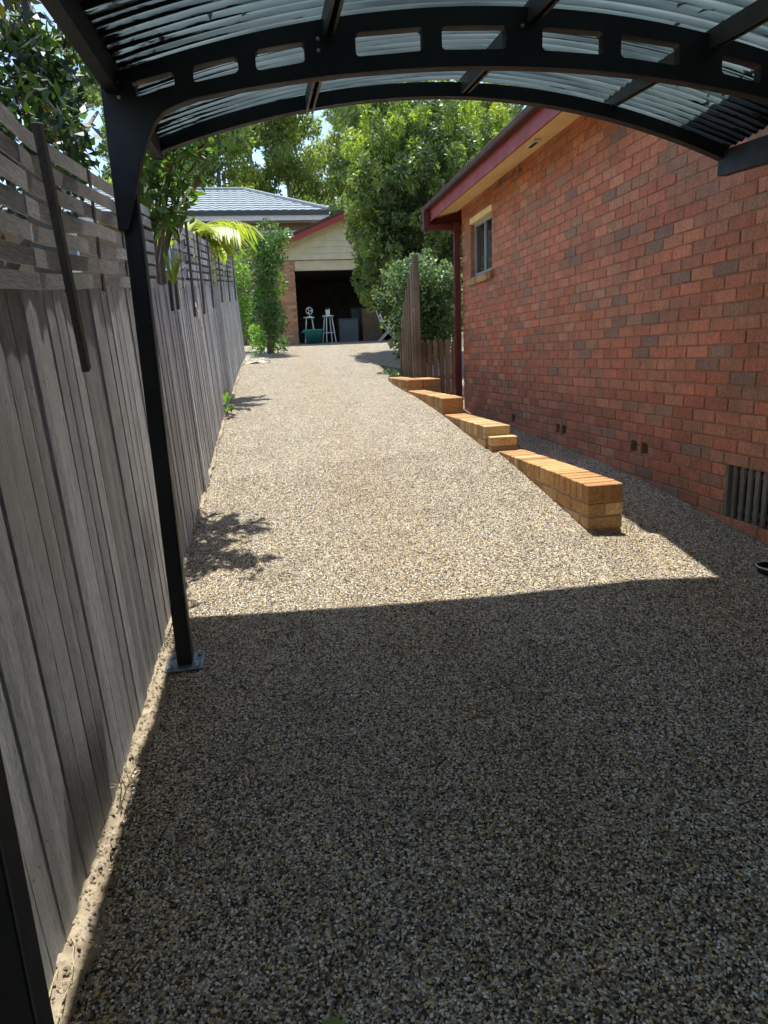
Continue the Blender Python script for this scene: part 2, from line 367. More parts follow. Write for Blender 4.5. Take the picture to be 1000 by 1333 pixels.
# pale gravel bed between fence end and garage
def bed_x(X, Y): return -.46 + X * (.55 + .30 * np.clip((Y - 13) / 5, 0, 1) + .06 * np.sin(Y * 3))
sheet('garden_bed', np.linspace(0, 1, 9), np.arange(13.2, 18.9, .15), lambda X, Y: g(X, Y) - .008 + .03 * np.sin(np.pi * np.clip((X + .46) / (.55 + .30 * np.clip((Y - 13) / 5, 0, 1) + .06 * np.sin(Y * 3)), 0, 1)) + .012 * np.sin(X * 23 + Y * 9), M['gravel'],
      'pale gravel garden bed between the end of the fence and the garage', 'garden bed', 'structure', bed_x)

cr = MB()
for k in range(420):
    yy = random.uniform(13.4, 18.7); xx = random.uniform(-.40, .05 + .28 * min((yy - 13) / 5, 1)); r = random.uniform(.012, .035)
    c0 = (xx, yy, G(xx, yy) + .012); a = random.uniform(0, 6); ca, sa = math.cos(a), math.sin(a)
    cr.add([(c0[0] + (x * ca - y * sa) * r, c0[1] + (x * sa + y * ca) * r, c0[2] + z * r * .8) for x, y, z in ((1.2, 0, 0), (0, .8, .1), (-1, .1, -.1), (0, -.9, 0), (.1, 0, .9), (0, 0, -.9))],
           [(0, 1, 4), (1, 2, 4), (2, 3, 4), (3, 0, 4), (1, 0, 5), (2, 1, 5), (3, 2, 5), (0, 3, 5)])
tag(cr.build('bed_stones', M['gravel']), 'pale stones scattered over the gravel bed before the garage', 'stones', kind='stuff')
# pebbles of the exposed aggregate, real stones where they are near enough to be told apart
def pebble_field():
    xs = np.concatenate([np.linspace(-.55, 1.9, 13), [1.99, 2.014], np.linspace(2.1, 2.94, 5)]); ys = np.concatenate([np.arange(.6, 3.6, .2), np.arange(3.64, 3.9, .04), np.arange(4, 5.9, .2)])
    X, Y = np.meshgrid(xs, ys); v = np.stack([X, Y, g(X, Y)], -1).reshape(-1, 3); nx = len(xs)
    f = [(j * nx + i, j * nx + i + 1, (j + 1) * nx + i + 1, (j + 1) * nx + i) for j in range(len(ys) - 1) for i in range(nx - 1)]
    o = pyd('driveway_pebbles', v, f, M['pebble'])
    tag(o, 'small multicoloured pebbles set in the concrete of the driveway', 'pebbles', kind='stuff')
    ng = bpy.data.node_groups.new('pebble_scatter', 'GeometryNodeTree')
    ng.interface.new_socket('Geometry', in_out='INPUT', socket_type='NodeSocketGeometry')
    ng.interface.new_socket('Geometry', in_out='OUTPUT', socket_type='NodeSocketGeometry')
    a = lambda t: ng.nodes.new(t)
    gi, go = a('NodeGroupInput'), a('NodeGroupOutput')
    dp = a('GeometryNodeDistributePointsOnFaces'); dp.inputs['Density'].default_value = 15500
    ico = a('GeometryNodeMeshIcoSphere'); ico.inputs['Radius'].default_value = .0046; ico.inputs['Subdivisions'].default_value = 2
    tf = a('GeometryNodeTransform'); tf.inputs['Scale'].default_value = (1.15, .85, .78)
    ss = a('GeometryNodeSetShadeSmooth'); sm = a('GeometryNodeSetMaterial'); sm.inputs['Material'].default_value = M['pebble']
    ip = a('GeometryNodeInstanceOnPoints')
    rr = a('FunctionNodeRandomValue'); rr.data_type = 'FLOAT_VECTOR'; rr.inputs[0].default_value = (-.35, -.35, 0); rr.inputs[1].default_value = (.35, .35, 6.28)
    rs = a('FunctionNodeRandomValue'); rs.data_type = 'FLOAT_VECTOR'; rs.inputs[0].default_value = (.5, .55, .5); rs.inputs[1].default_value = (1.25, 1.2, 1.15); rs.inputs['Seed'].default_value = 5
    k = ng.links.new
    k(gi.outputs[0], dp.inputs['Mesh']); k(ico.outputs['Mesh'], tf.inputs['Geometry']); k(tf.outputs[0], ss.inputs[0]); k(ss.outputs[0], sm.inputs[0])
    k(dp.outputs['Points'], ip.inputs['Points']); k(sm.outputs[0], ip.inputs['Instance']); k(rr.outputs[0], ip.inputs['Rotation']); k(rs.outputs[0], ip.inputs['Scale'])
    k(ip.outputs[0], go.inputs[0])
    md = o.modifiers.new('scatter', 'NODES'); md.node_group = ng
pebble_field()

# ------------------------------------------------------------------ brick makers
RED = [(.60, .205, .112), (.62, .23, .125), (.55, .195, .105), (.63, .26, .142), (.58, .24, .132), (.52, .22, .123), (.44, .225, .135), (.36, .21, .14), (.61, .205, .12), (.62, .29, .16)]
REDW = [5, 5, 4, 4, 5, 4, 3, 1.6, 4, 2]
ORG = [(.61, .355, .15), (.65, .41, .19), (.54, .29, .115), (.63, .44, .23), (.47, .24, .095)]
def pick(pal, wts=None):
    c = np.array(random.choices(pal, wts)[0]); return c * random.uniform(.85, 1.15)
def face_brick(Ln, Hn, D=.02, ch=.004, jit=.0018):
    """a brick's front with chamfered arrises; local x length, z height, front towards -y at y=0"""
    a, b = Ln / 2, Hn / 2; r = lambda: random.uniform(-jit, jit)
    fr = [(-a + ch + r(), r() * .8, -b + ch + r()), (a - ch + r(), r() * .8, -b + ch + r()), (a - ch + r(), r() * .8, b - ch + r()), (-a + ch + r(), r() * .8, b - ch + r())]
    ed = [(-a + r(), ch, -b + r()), (a + r(), ch, -b + r()), (a + r(), ch, b + r()), (-a + r(), ch, b + r())]
    bk = [(x, D, z) for x, _, z in ed]
    v = fr + ed + bk; f = [(0, 1, 2, 3)]
    for k in range(4):
        n = (k + 1) % 4; f += [(4 + k, 4 + n, n, k), (8 + k, 8 + n, 4 + n, 4 + k)]
    return v, f
def variants(nm, n, pal, wts, material, Ln, Hn):
    out = []
    for i in range(n):
        v, f = face_brick(Ln, Hn); me = bpy.data.meshes.new(nm); me.from_pydata(v, [], f); set_col(me, pick(pal, wts)); me.materials.append(material); out.append(me)
    return out
def brick_wall(parent, origin, rotz, u0, u1, z0, z1, holes, pal, wts, material, n_single, score, relief=.0065, pitch=(.24, .086), skip_above=None, stuffname='brickwork'):
    """stretcher bond on the plane through origin; u runs along local x. Bricks nearest the lens are objects, the rest one part."""
    R3 = Matrix.Translation(origin) @ Matrix.Rotation(rotz, 4, 'Z'); P, Hc = pitch
    spots = []; k = 0; z = z0
    while z < z1 - .02:
        u = u0 - P + (P / 2 if k % 2 else 0)
        while u < u1:
            a, b = max(u, u0), min(u + P - .01, u1); hh = min(Hc - .01, z1 - z)
            segs = [(a, b)]
            for (ha, hb, hz0, hz1) in holes:
                if z + hh > hz0 + .01 and z < hz1 - .01:
                    ns = []
                    for (s, e) in segs:
                        if e <= ha or s >= hb: ns.append((s, e)); continue
                        if s < ha: ns.append((s, ha))
                        if e > hb: ns.append((hb, e))
                    segs = ns
            for (s, e) in segs:
                if e - s > .02: spots.append(((s + e) / 2, z + hh / 2, e - s, hh))
            u += P
        z += Hc; k += 1
    full = [s for s in spots if abs(s[2] - (P - .01)) < 1e-4 and abs(s[3] - (Hc - .01)) < 1e-4]
    if n_single: full.sort(key=lambda s: -score(R3 @ Vector((s[0], 0, s[1]))))
    single = full[:n_single]; ss = set(single)
    vs = variants('brick', 48, pal, wts, material, P - .01, Hc - .01) if n_single else []
    for s in single:
        o = link('brick', random.choice(vs), None)
        o.matrix_world = R3 @ Matrix.Translation((s[0], -relief + random.uniform(-.0015, .0015), s[1])) @ Matrix.Rotation(random.uniform(-.006, .006), 4, 'Y')
        keep = o.matrix_world.copy(); o.parent = parent; o.matrix_parent_inverse = world_of(parent).inverted(); o.matrix_basis = keep
    V = []; F = []; C = []
    for s in spots:
        if s in ss: continue
        v, f = face_brick(s[2], s[3]); dy = -relief + random.uniform(-.0015, .0015); k = len(V)
        V += [tuple(R3 @ Vector((x + s[0], y + dy, zz + s[1]))) for x, y, zz in v]; F += [tuple(i + k for i in q) for q in f]; C += [pick(pal, wts)] * len(v)
    if V:
        o = pyd(stuffname, V, F, material, parent, col=np.array(C)); o['kind'] = 'stuff'
def rect_holes(mb, u0, u1, z0, z1, holes, place):
    us = sorted({u0, u1, *[h[0] for h in holes], *[h[1] for h in holes]}); zs = sorted({z0, z1, *[h[2] for h in holes], *[h[3] for h in holes]})
    for a, b in zip(us, us[1:]):
        for c, d in zip(zs, zs[1:]):
            mu, mz = (a + b) / 2, (c + d) / 2
            if any(h[0] < mu < h[1] and h[2] < mz < h[3] for h in holes): continue
            mb.box(*place(a, b, c, d))

# ------------------------------------------------------------------ the brick house on the right
HX, HY0, HY1 = 2.96, -6.0, 9.93
house = empty('brick_house', (HX, HY1, G(HX, HY1)), 'long red brick house with maroon gutter and cream eaves on the right of the driveway', 'house')
WIN = (8.62, 9.52, CH + 1.02, CH + 1.72); VENT = (3.02, 3.905, CH - 1.147, CH - .785)
AIR = [(6.40, .03), (6.55, .03), (4.90, .03), (5.06, .03), (7.84, .03)]
airh = [(y - .05, y + .05, CH - .86, CH - .77) for y, _ in AIR]
holesY = [WIN, VENT] + airh
wallm = MB(); rect_holes(wallm, HY0, HY1 - .01, -.4, CH + 2.06, holesY, lambda a, b, c, d: (HX, HX + .10, a, b, c, d))
hwall = wallm.build('wall', M['mortar'], house)
R90 = -math.pi / 2      # local -y faces world -x ; local x = -world y
def hol(h): return (-h[1], -h[0], h[2], h[3])
brick_wall(hwall, (HX, 0, 0), R90, -HY1, -1.0, -.08, CH + 2.03, [hol(h) for h in holesY], RED, REDW, M['brick'], 300,
           lambda p: (2.0 / max(p.y, .5)) ** 2 if p.y > 3.45 else 0)
mb = MB(); mb.box(HX, HX + 9, HY1 - .1, HY1, -.4, CH + 2.06); mb.box(HX + .1, HX + 9, HY0, HY0 + .1, -.4, CH + 2.06); mb.box(HX + 8.9, HX + 9, HY0, HY1, -.4, CH + 2.06)
mb.build('wall', M['mortar'], house)
# soffit, fascia, gutter, roof
EX = 2.50
v = [(EX + .03, -6.3, CH + 1.905), (EX + .03, 10.2, CH + 1.905), (HX, 10.2, CH + 2.015), (HX, -6.3, CH + 2.015)]
v += [(x, y, z + .012) for x, y, z in v]
soffit = pyd('soffit', v, BOXF, M['soffit'], house)
MB().box(2.700, 2.775, 6.62, 6.86, CH + 1.935, CH + 1.949).build('soffit_vent', M['white'], soffit)
MB().box(2.722, 2.752, 6.66, 6.82, CH + 1.928, CH + 1.946).build('soffit_vent_slot', M['blackplastic'], soffit)
fas = MB().box(EX + .012, EX + .03, -6.3, 10.22, CH + 1.862, CH + 2.08).build('fascia', M['red'], house)
# quad gutter: open profile extruded along y
prof = [(EX + .010, CH + 2.012), (EX - .058, CH + 2.012), (EX - .070, CH + 2.024), (EX - .074, CH + 2.066), (EX - .066, CH + 2.074), (EX - .060, CH + 2.066), (EX - .067, CH + 2.060), (EX - .063, CH + 2.027), (EX - .054, CH + 2.018), (EX + .010, CH + 2.018)]
n = len(prof); v = [(x, y, z) for y in (-6.3, 10.24) for x, z in prof]
f = [(i, (i + 1) % n, n + (i + 1) % n, n + i) for i in range(n)] + [tuple(range(n)), tuple(range(2 * n - 1, n - 1, -1))]
gut = pyd('gutter', v, f, M['gutter'], house)
MB().box(EX - .076, EX + .012, 10.24, 10.246, CH + 2.008, CH + 2.076).build('gutter_end_cap', M['gutter'], house)
# boxed eave end and downpipe
mb = MB(); mb.box(EX + .03, HX + 3, 10.2, 10.215, CH + 1.86, CH + 2.08); mb.build('fascia', M['red'], house)
mb = MB(); mb.box(EX - .02, HX + .1, 10.14, 10.2, CH + 1.82, CH + 1.90); mb.build('eave_box', M['reddark'], house, bevel=.006)
mb = MB(); mb.box(EX - .085, EX + .005, 10.02, 10.12, CH + 1.74, CH + 2.012); mb.box(EX + .005, HX - .115, 10.03, 10.11, CH + 1.745, CH + 1.825); mb.box(HX - .115, HX - .020, 9.955, 10.115, CH + 1.70, CH + 1.83)
mb.box(HX - .112, HX - .022, 9.96, 10.03, G(HX - .06, 10) - .02, CH + 1.70)
dp = mb.build('downpipe', M['reddark'], house, bevel=.006)
for z in (.55, 1.7, 2.7): MB().box(HX - .117, HX - .017, 9.955, 10.035, z, z + .03).build('pipe_bracket', M['reddark'], dp)
# roof slope with tile courses at the eave
roof = MB(); pitch = math.tan(math.radians(22)); 
roof.add([(EX - .03, -6.4, CH + 2.05), (EX - .03, 10.3, CH + 2.05), (HX + 4.5, 10.3, CH + 2.05 + pitch * 4.99), (HX + 4.5, -6.4, CH + 2.05 + pitch * 4.99),
          (HX + 9.5, -6.4, CH + 2.05), (HX + 9.5, 10.3, CH + 2.05)], [(0, 3, 2, 1), (3, 4, 5, 2), (0, 4, 3), (1, 2, 5)])
roof_o = roof.build('roof', M['rtile'], house)
for c in range(4):
    for i in range(54):
        y0 = -6.0 + i * .302; x0 = EX - .055 + c * .30; z0 = CH + 2.075 + (c * .30) * pitch + random.uniform(-.003, .003)
        if y0 > 10.1: continue
        if c == 0 and i == 0:
            pass
        if c == 0 or y0 > 3:
            t = MB(); prf = [(0, 0), (.045, .008), (.11, .009), (.16, .002), (.20, .002), (.25, .009), (.298, .004)]
            a = [(x0, y0 + p, z0 + q) for p, q in prf]; b = [(x0 + .34, y0 + p, z0 + q + .34 * pitch) for p, q in prf]; lo = [(x0, y0 + p, z0 + q - .022) for p, q in prf]
            k = len(prf); t.add(a + b + lo, [(j, j + 1, k + j + 1, k + j) for j in range(k - 1)] + [(2 * k + j, 2 * k + j + 1, j + 1, j) for j in range(k - 1)])
            t.build('roof_tile', M['rtile'], roof_o)
# window
win = MB().box(HX + .095, HX + .10, WIN[0], WIN[1], WIN[2], WIN[3]).build('window', M['frame'], house)
fr = MB(); x0, x1 = HX + .055, HX + .095
for a, b, c, d in ((WIN[0], WIN[1], WIN[2], WIN[2] + .045), (WIN[0], WIN[1], WIN[3] - .045, WIN[3]), (WIN[0], WIN[0] + .04, WIN[2] + .045, WIN[3] - .045), (WIN[1] - .04, WIN[1], WIN[2] + .045, WIN[3] - .045), (9.05, 9.09, WIN[2] + .045, WIN[3] - .045)):
    fr.box(x0, x1, a, b, c, d)
fr.build('window_frame', M['frame'], win)
for a, b in ((WIN[0] + .04, 9.05), (9.09, WIN[1] - .04)): MB().box(HX + .075, HX + .080, a, b, WIN[2] + .045, WIN[3] - .045).build('pane', M['glass'], win)
y = WIN[0] - .08
MB().box(HX - .012, HX + .055, WIN[0] - .01, WIN[1] + .01, WIN[3] - .002, WIN[3] + .075).build('lintel', M['soffit'], win, bevel=.004)
while y < WIN[1] + .04:
    t = MB(); t.add([(HX - .055, y, WIN[2] - .115), (HX + .06, y, WIN[2] - .085), (HX + .06, y + .076, WIN[2] - .085), (HX - .055, y + .076, WIN[2] - .115),
                     (HX - .065, y, WIN[2] - .03), (HX + .06, y, WIN[2] - .002), (HX + .06, y + .076, WIN[2] - .002), (HX - .065, y + .076, WIN[2] - .03)], BOXF)
    t.build('sill_brick', M['obrick'], win, bevel=.004, col=np.array(pick(ORG)) * .85); y += .086
# vents
vt = MB().box(HX + .10, HX + .12, VENT[0] - .05, VENT[1] + .05, VENT[2] - .05, VENT[3] + .05).build('underfloor_vent', M['blackplastic'], house)
y = VENT[1] - .05
MB().box(HX - .004, HX + .05, VENT[1] - .022, VENT[1] - .002, VENT[2], VENT[3]).build('vent_frame', M['ventwood'], vt)
MB().box(HX + .030, HX + .05, VENT[0], VENT[1] - .022, VENT[3] - .065, VENT[3] - .035).build('vent_rail', M['ventwood'], vt)
MB().box(HX + .030, HX + .05, VENT[0], VENT[1] - .022, VENT[2] + .05, VENT[2] + .08).build('vent_rail', M['ventwood'], vt)
while y > VENT[0] + .04:
    MB().box(HX + .008, HX + .028, y - .036, y, VENT[2] + .003, VENT[3] - .003).build('vent_slat', M['ventwood'], vt, bevel=.003); y -= .068 + random.uniform(-.004, .004)
for h in airh:
    a = MB().box(HX + .055, HX + .06, h[0], h[1], h[2], h[3]).build('air_brick', M['blackplastic'], house)
    MB().box(HX + .02, HX + .055, (h[0] + h[1]) / 2 - .006, (h[0] + h[1]) / 2 + .006, h[2], h[3]).build('air_brick_rib', M['brick'], a, col=np.array((.2, .1, .07)))

# ------------------------------------------------------------------ stepped brick edging wall
ew = empty('brick_edging_wall', (2.02, 3.76, G(2.02, 3.76)), 'low stepped orange brick edging wall climbing along the right edge of the driveway', 'brick wall')
ROWV = []
def full_brick_mesh(nm, dx, dy, dz, pal=ORG):
    mb = MB().box(-dx / 2, dx / 2, -dy / 2, dy / 2, -dz / 2, dz / 2); me = bpy.data.meshes.new(nm); j = .0022
    me.from_pydata([tuple(c + random.uniform(-j, j) for c in p) for p in mb.v], [], mb.f)
    bm = bmesh.new(); bm.from_mesh(me); bmesh.ops.bevel(bm, geom=list(bm.edges), offset=random.uniform(.004, .0065), segments=1, affect='EDGES'); bm.to_mesh(me); bm.free()
    set_col(me, pick(pal)); me.materials.append(M['obrick']); return me
ROW = [full_brick_mesh('brick', .232, .076, .112) for _ in range(14)]
STR = [full_brick_mesh('brick', .111, .230, .076) for _ in range(14)]
HED = [full_brick_mesh('brick', .232, .110, .076) for _ in range(10)]
def put(me, x, y, z, rz=0):
    o = link('brick', me, ew); o.matrix_parent_inverse = Matrix(); o.location = (x - ew.location.x, y - ew.location.y, z - ew.location.z)
    o.rotation_euler = (random.uniform(-.008, .008), random.uniform(-.008, .008), rz + random.uniform(-.012, .012)); return o
def step(x0, y0, y1, top, cap=True, wide=1):
    xc = x0 + .1175; W = .235
    core = MB(); gl = lambda yy: min(G(x0 - .03, yy), G(x0 + .27, yy)); zlow = min(gl(y0), gl(y1)) - .1
    core.box(x0 + .008, x0 + W - .008, y0 + .008, y1 - .008, zlow, top - .008); core.build('mortar', M['mortar2'], ew)
    z = top
    if cap:
        y = y0 + .038
        while y < y1 - .03:
            put(random.choice(ROW), xc, y, top - .056 + random.uniform(-.002, .002)); y += .0862
        z = top - .122
    k = 0
    while z - .076 > zlow - .05:
        if k % 3 == 2 or not cap:
            y = y0 + .055
            while y < y1 - .04:
                if z > gl(y) - .01: put(random.choice(HED), xc, y, z - .038)
                y += .12
        else:
            y = y0 + .115 + (0 if k % 2 == 0 else -.12)
            while y < y1 - .05:
                if z > gl(y) - .01 and y > y0 + .10:
                    for xx in (x0 + .056, x0 + W - .056): put(random.choice(STR), xx, y, z - .038)
                elif z > gl(y) - .01: put(random.choice(HED), xc, y0 + .055, z - .038)
                y += .24
        z -= .086; k += 1
    return
step(1.905, 3.76, 5.46, CH - .832)
step(1.862, 5.462, 5.60, CH - .722, cap=False)
step(1.850, 5.602, 7.03, CH - .640)
step(1.850, 7.032, 8.86, CH - .468)
step(1.838, 8.862, 10.25, CH - .326); step(2.078, 8.868, 9.6, CH - .328)

# ------------------------------------------------------------------ paling fence with woven lattice top on the left
fence = empty('paling_fence', (FX(3), 3, G(FX(3), 3)), 'weathered grey paling fence with woven lattice top along the left of the driveway', 'fence')
def latB(y): return CH - .01 + .105 * y
def latT(y): return CH + .46 + .112 * y + .055 * min(max((2.45 - y) / .45, 0), 1.2)
def oriented(o, parent):
    o.parent = parent; o.matrix_parent_inverse = world_of(parent).inverted()
FE = 14.6
y = .1; k = 0
while y < FE:
    wd = random.choice((.098, .100, .104, .096)) * random.uniform(.96, 1.03); y1 = y + wd
    xo = FX(y) + random.uniform(-.003, .004); th = .014
    t0 = latB(y) + .03 + random.uniform(-.008, .008); b0 = G(FX(y), y) - .03 + random.uniform(0, .03)
    lean = random.uniform(-.074, -.062); cup = random.uniform(-.003, .003); tw = random.uniform(-.006, .006)
    if 5.45 < y < 5.75: xo += .02
    zs = [b0, (b0 + t0) / 2, t0]; V = []
    for i, z in enumerate(zs):
        dx = lean * i / 2; ww = tw * (i - 1)
        V += [(xo + dx, y + ww, z), (xo + dx + th, y + ww + .002, z), (xo + dx + th + cup, (y + y1) / 2 + ww, z), (xo + dx + th, y1 + ww - .002, z), (xo + dx, y1 + ww, z)]
    F = [(0, 1, 2, 3, 4)[::-1], tuple(range(10, 15))]
    for i in range(2):
        for j in range(5): F.append((i * 5 + j, i * 5 + (j + 1) % 5, (i + 1) * 5 + (j + 1) % 5, (i + 1) * 5 + j))
    pyd('paling', V, [q[::-1] for q in F], M['paling'], fence)
    V = [(xo - .034 + i * lean / 2 + q, yy, z) for i, z in enumerate(zs) for q in (0, .012) for yy in (y1 - .03, y1 + .034)]
    pyd('paling', V, [(0, 2, 3, 1), (8, 9, 11, 10)] + [f_ for i in (0, 4) for f_ in ((i + 2, i + 6, i + 7, i + 3), (i, i + 1, i + 5, i + 4), (i, i + 4, i + 6, i + 2), (i + 1, i + 3, i + 7, i + 5))], M['paling'], fence)
    y = y1 + random.choice((.004, .005, .007, .009)); k += 1
for zoff in (-.25, -1.25):       # rails behind the palings
    for ra, rb in ((.1, 3.95), (4.0, FE)): MB().bar((FX(ra) - .085, ra, latB(ra) + zoff), (FX(rb) - .085, rb, latB(rb) + zoff), .045, .07).build('rail', M['batten'], fence)
yp = .6
while yp < FE:
    MB().box(FX(yp) - .19, FX(yp) - .09, yp - .05, yp + .05, G(-.7, yp) - .1, latT(yp) - .03).build('post', M['batten'], fence); yp += 2.2
# lattice slats, woven over and under upright strips
NS = 7
segs = [(.2, 2.30), (2.30, 4.75), (5.75, 7.6), (7.6, 9.4), (9.4, 11.2), (11.2, 13.0), (13.0, 14.6)]
for si, (a, b) in enumerate(segs):
    for r in range(NS):
        n = 22; V = []; F = []; ph = 0 if (r + si) % 2 else math.pi; hs = .054 + random.uniform(-.004, .004)
        ea, eb = a + random.uniform(-.03, .02), b + random.uniform(-.02, .04); sag = random.uniform(-.004, .004); ph2 = random.uniform(0, 6)
        for i in range(n + 1):
            yy = ea + (eb - ea) * i / n; base = latB(yy) + (latT(yy) - latB(yy)) * (r + .5) / NS + sag * math.sin(math.pi * i / n) + .0015 * math.sin(i * .8 + ph2)
            xx = FX(yy) - .055 + .0045 * math.sin(yy * math.pi / .60 + ph)
            V += [(xx, yy, base - hs / 2), (xx + .006, yy, base - hs / 2), (xx + .006, yy, base + hs / 2), (xx, yy, base + hs / 2)]
        for i in range(n):
            for j in range(4): F.append((i * 4 + j, i * 4 + (j + 1) % 4, (i + 1) * 4 + (j + 1) % 4, (i + 1) * 4 + j)[::-1])
        F += [(0, 1, 2, 3), (4 * n + 3, 4 * n + 2, 4 * n + 1, 4 * n)]
        pyd('lattice_slat', V, F, M['slat'], fence)
    yy = a + .3
    while yy < b:
        MB().box(FX(yy) - .052, FX(yy) - .046, yy - .018, yy + .018, latB(yy), latT(yy) - .01).build('lattice_upright', M['batten'], fence); yy += .6
# broken lattice ends at the gap
for r in range(4):
    yy = 5.72 - random.uniform(0, .05); z = latB(yy) + .07 + r * .12
    V = []; F = []
    for i in range(7):
        t = i / 6; V += [(FX(yy) + .01 + .05 * t * t, yy - .28 * t, z - .03 + .03 * math.sin(t * 3 + r)), (FX(yy) + .016 + .05 * t * t, yy - .28 * t, z - .03 + .03 * math.sin(t * 3 + r)), (FX(yy) + .02 + .05 * t * t, yy - .28 * t, z + .035 + .03 * math.sin(t * 3 + r)), (FX(yy) + .012 + .05 * t * t, yy - .28 * t, z + .035 + .03 * math.sin(t * 3 + r))]
    for i in range(6):
        for j in range(4): F.append((i * 4 + j, i * 4 + (j + 1) % 4, (i + 1) * 4 + (j + 1) % 4, (i + 1) * 4 + j))
    pyd('lattice_slat', V, F, M['slat'], fence)
# battens nailed over the front
nl = MB()
for zoff in (-.25, -1.25):
    yy = .16
    while yy < 9:
        for q in (-.02, .02):
            c0 = (FX(yy) + .018 - .056 * (1.0 - (-zoff - .0) / 1.75 if zoff == -.25 else .22), yy + q, latB(yy) + zoff + random.uniform(-.012, .012)); r = .0035
            nl.add([(c0[0] + .002, c0[1] + r * math.cos(a), c0[2] + r * math.sin(a)) for a in (0, 1.05, 2.09, 3.14, 4.19, 5.24)], [(0, 1, 2, 3, 4, 5)])
        yy += .1045
nl.build('nails', M['batten'], fence)['kind'] = 'stuff'
bt = MB().bar((FX(2.2) + .045, 2.175, CH + .672), (FX(2.4) + .035, 2.375, CH - .005), .022, .042, (0, 1, 0)).build('batten', M['batten'], fence, bevel=.002)
for yy in (3.62, 4.78, 5.05, 6.05, 6.85, 7.9, 9.3, 10.9, 12.6):
    lo = latB(yy) - (.22 if yy > 5.9 else .16) + random.uniform(-.05, .03); hi = latT(yy) + random.uniform(-.02, .01) if yy > 5.9 or yy < 4 else latB(yy) + .05
    MB().bar((FX(yy) + .024, yy, lo), (FX(yy) + .024, yy + random.uniform(-.02, .02), hi), .020, .040 if yy > 5.9 else .030, (0, 1, 0)).build('batten', M['batten'], fence, bevel=.002)

# ------------------------------------------------------------------ carport
PX, PY = -.475, 2.93
cp = empty('carport', (PX, PY, G(PX, PY)), 'dark steel carport with curved tinted polycarbonate roof over the driveway', 'carport')
XL, XR, XC = -.50, 2.64, 1.14
SL = .075                                      # the roof climbs with the drive
def lift(y): return SL * (y - 2.9)
def zt(x): return 1.335 - .105 * (x - XC) ** 2          # top edge of the deep arch
def zb(x):
    d = abs(x - XC); z = 1.125 - .078 * d * d
    if d > 1.30: z -= 1.05 * (d - 1.30) ** 2 + 9.0 * max(0, d - 1.44) ** 2
    return z
def curve_plate(name, outer, holes, thick, y, matl, parent):
    cu = bpy.data.curves.new('plate', 'CURVE'); cu.dimensions = '2D'; cu.fill_mode = 'BOTH'; cu.extrude = thick / 2; cu.bevel_depth = .002
    for pl in [outer] + holes:
        s = cu.splines.new('POLY'); s.points.add(len(pl) - 1); s.use_cyclic_u = True
        for p, (a, b) in zip(s.points, pl): p.co = (a, b, 0, 1)
    o = bpy.data.objects.new('plate', cu); COL.objects.link(o)
    me = bpy.data.meshes.new_from_object(o.evaluated_get(bpy.context.evaluated_depsgraph_get())); me.name = name
    bpy.data.objects.remove(o); bpy.data.curves.remove(cu)
    me.transform(Matrix.Translation((0, y, CH)) @ Matrix.Rotation(math.pi / 2, 4, 'X')); me.materials.clear()
    return link(name, me, parent, matl)
def rrect(x0, x1, zc, h, slope, r=.018, n=4):
    out = []
    for cx_, cz_, a0 in ((x1 - r, h / 2 - r, 0), (x0 + r, h / 2 - r, 90), (x0 + r, -h / 2 + r, 180), (x1 - r, -h / 2 + r, 270)):
        for i in range(n + 1):
            a = math.radians(a0 + 90 * i / n); xx = cx_ + r * math.cos(a); out.append((xx, zc + cz_ + r * math.sin(a) + slope * (xx - (x0 + x1) / 2)))
    return out
SLOTS = [(.445, .719), (.793, 1.065), (.055, .25), (-.185, -.008), (-.40, -.25)]
def deep_arch(y):
    xs = np.linspace(XL - .02, XR + .02, 90); dz = lift(y)
    outer = [(x, zt(x) + dz) for x in xs] + [(x, max(zb(x), .52) + dz) for x in xs[::-1]]
    hs = []
    for a, b in SLOTS:
        for s in (1, -1):
            aa, bb = (a, b) if s == 1 else (2 * XC - b, 2 * XC - a); mid = (aa + bb) / 2; d = abs(mid - XC)
            zc = (zt(mid) + 1.125 - .078 * d * d) / 2 - .004; h = .088 if d < .8 else (.075 if d < 1.1 else .06)
            hs.append(rrect(aa, bb, zc + dz, h, -2 * .092 * (mid - XC)))
    return curve_plate('arch', outer, hs, .045, y, M['steel'], cp)
deep_arch(2.93); deep_arch(1.15)
# end arch
EY = 4.03
xs = np.linspace(XL + .04, XR + .02, 60)
def ze(x): return 1.445 - .108 * (x - 1.17) ** 2 - .012 * np.clip((x - 1.17), 0, 2)
def skew_y(x): return 4.04 - .12 * x
x4 = np.linspace(-.46, 2.83, 60); V = []
for a in x4:
    k = 4.04 / (4 + .12 * a)
    for dy in (0, .05):
        for q in (0, -.070): V.append((a * k, 4 * k - dy, CH + (ze(a) + q) * k))
F = [(4 * i + a, 4 * i + b, 4 * i + 4 + b, 4 * i + 4 + a) for i in range(59) for a, b in ((0, 1), (1, 3), (3, 2), (2, 0))] + [(0, 2, 3, 1), (236, 237, 239, 238)]
pyd('end_arch', V, F, M['steel'], cp)
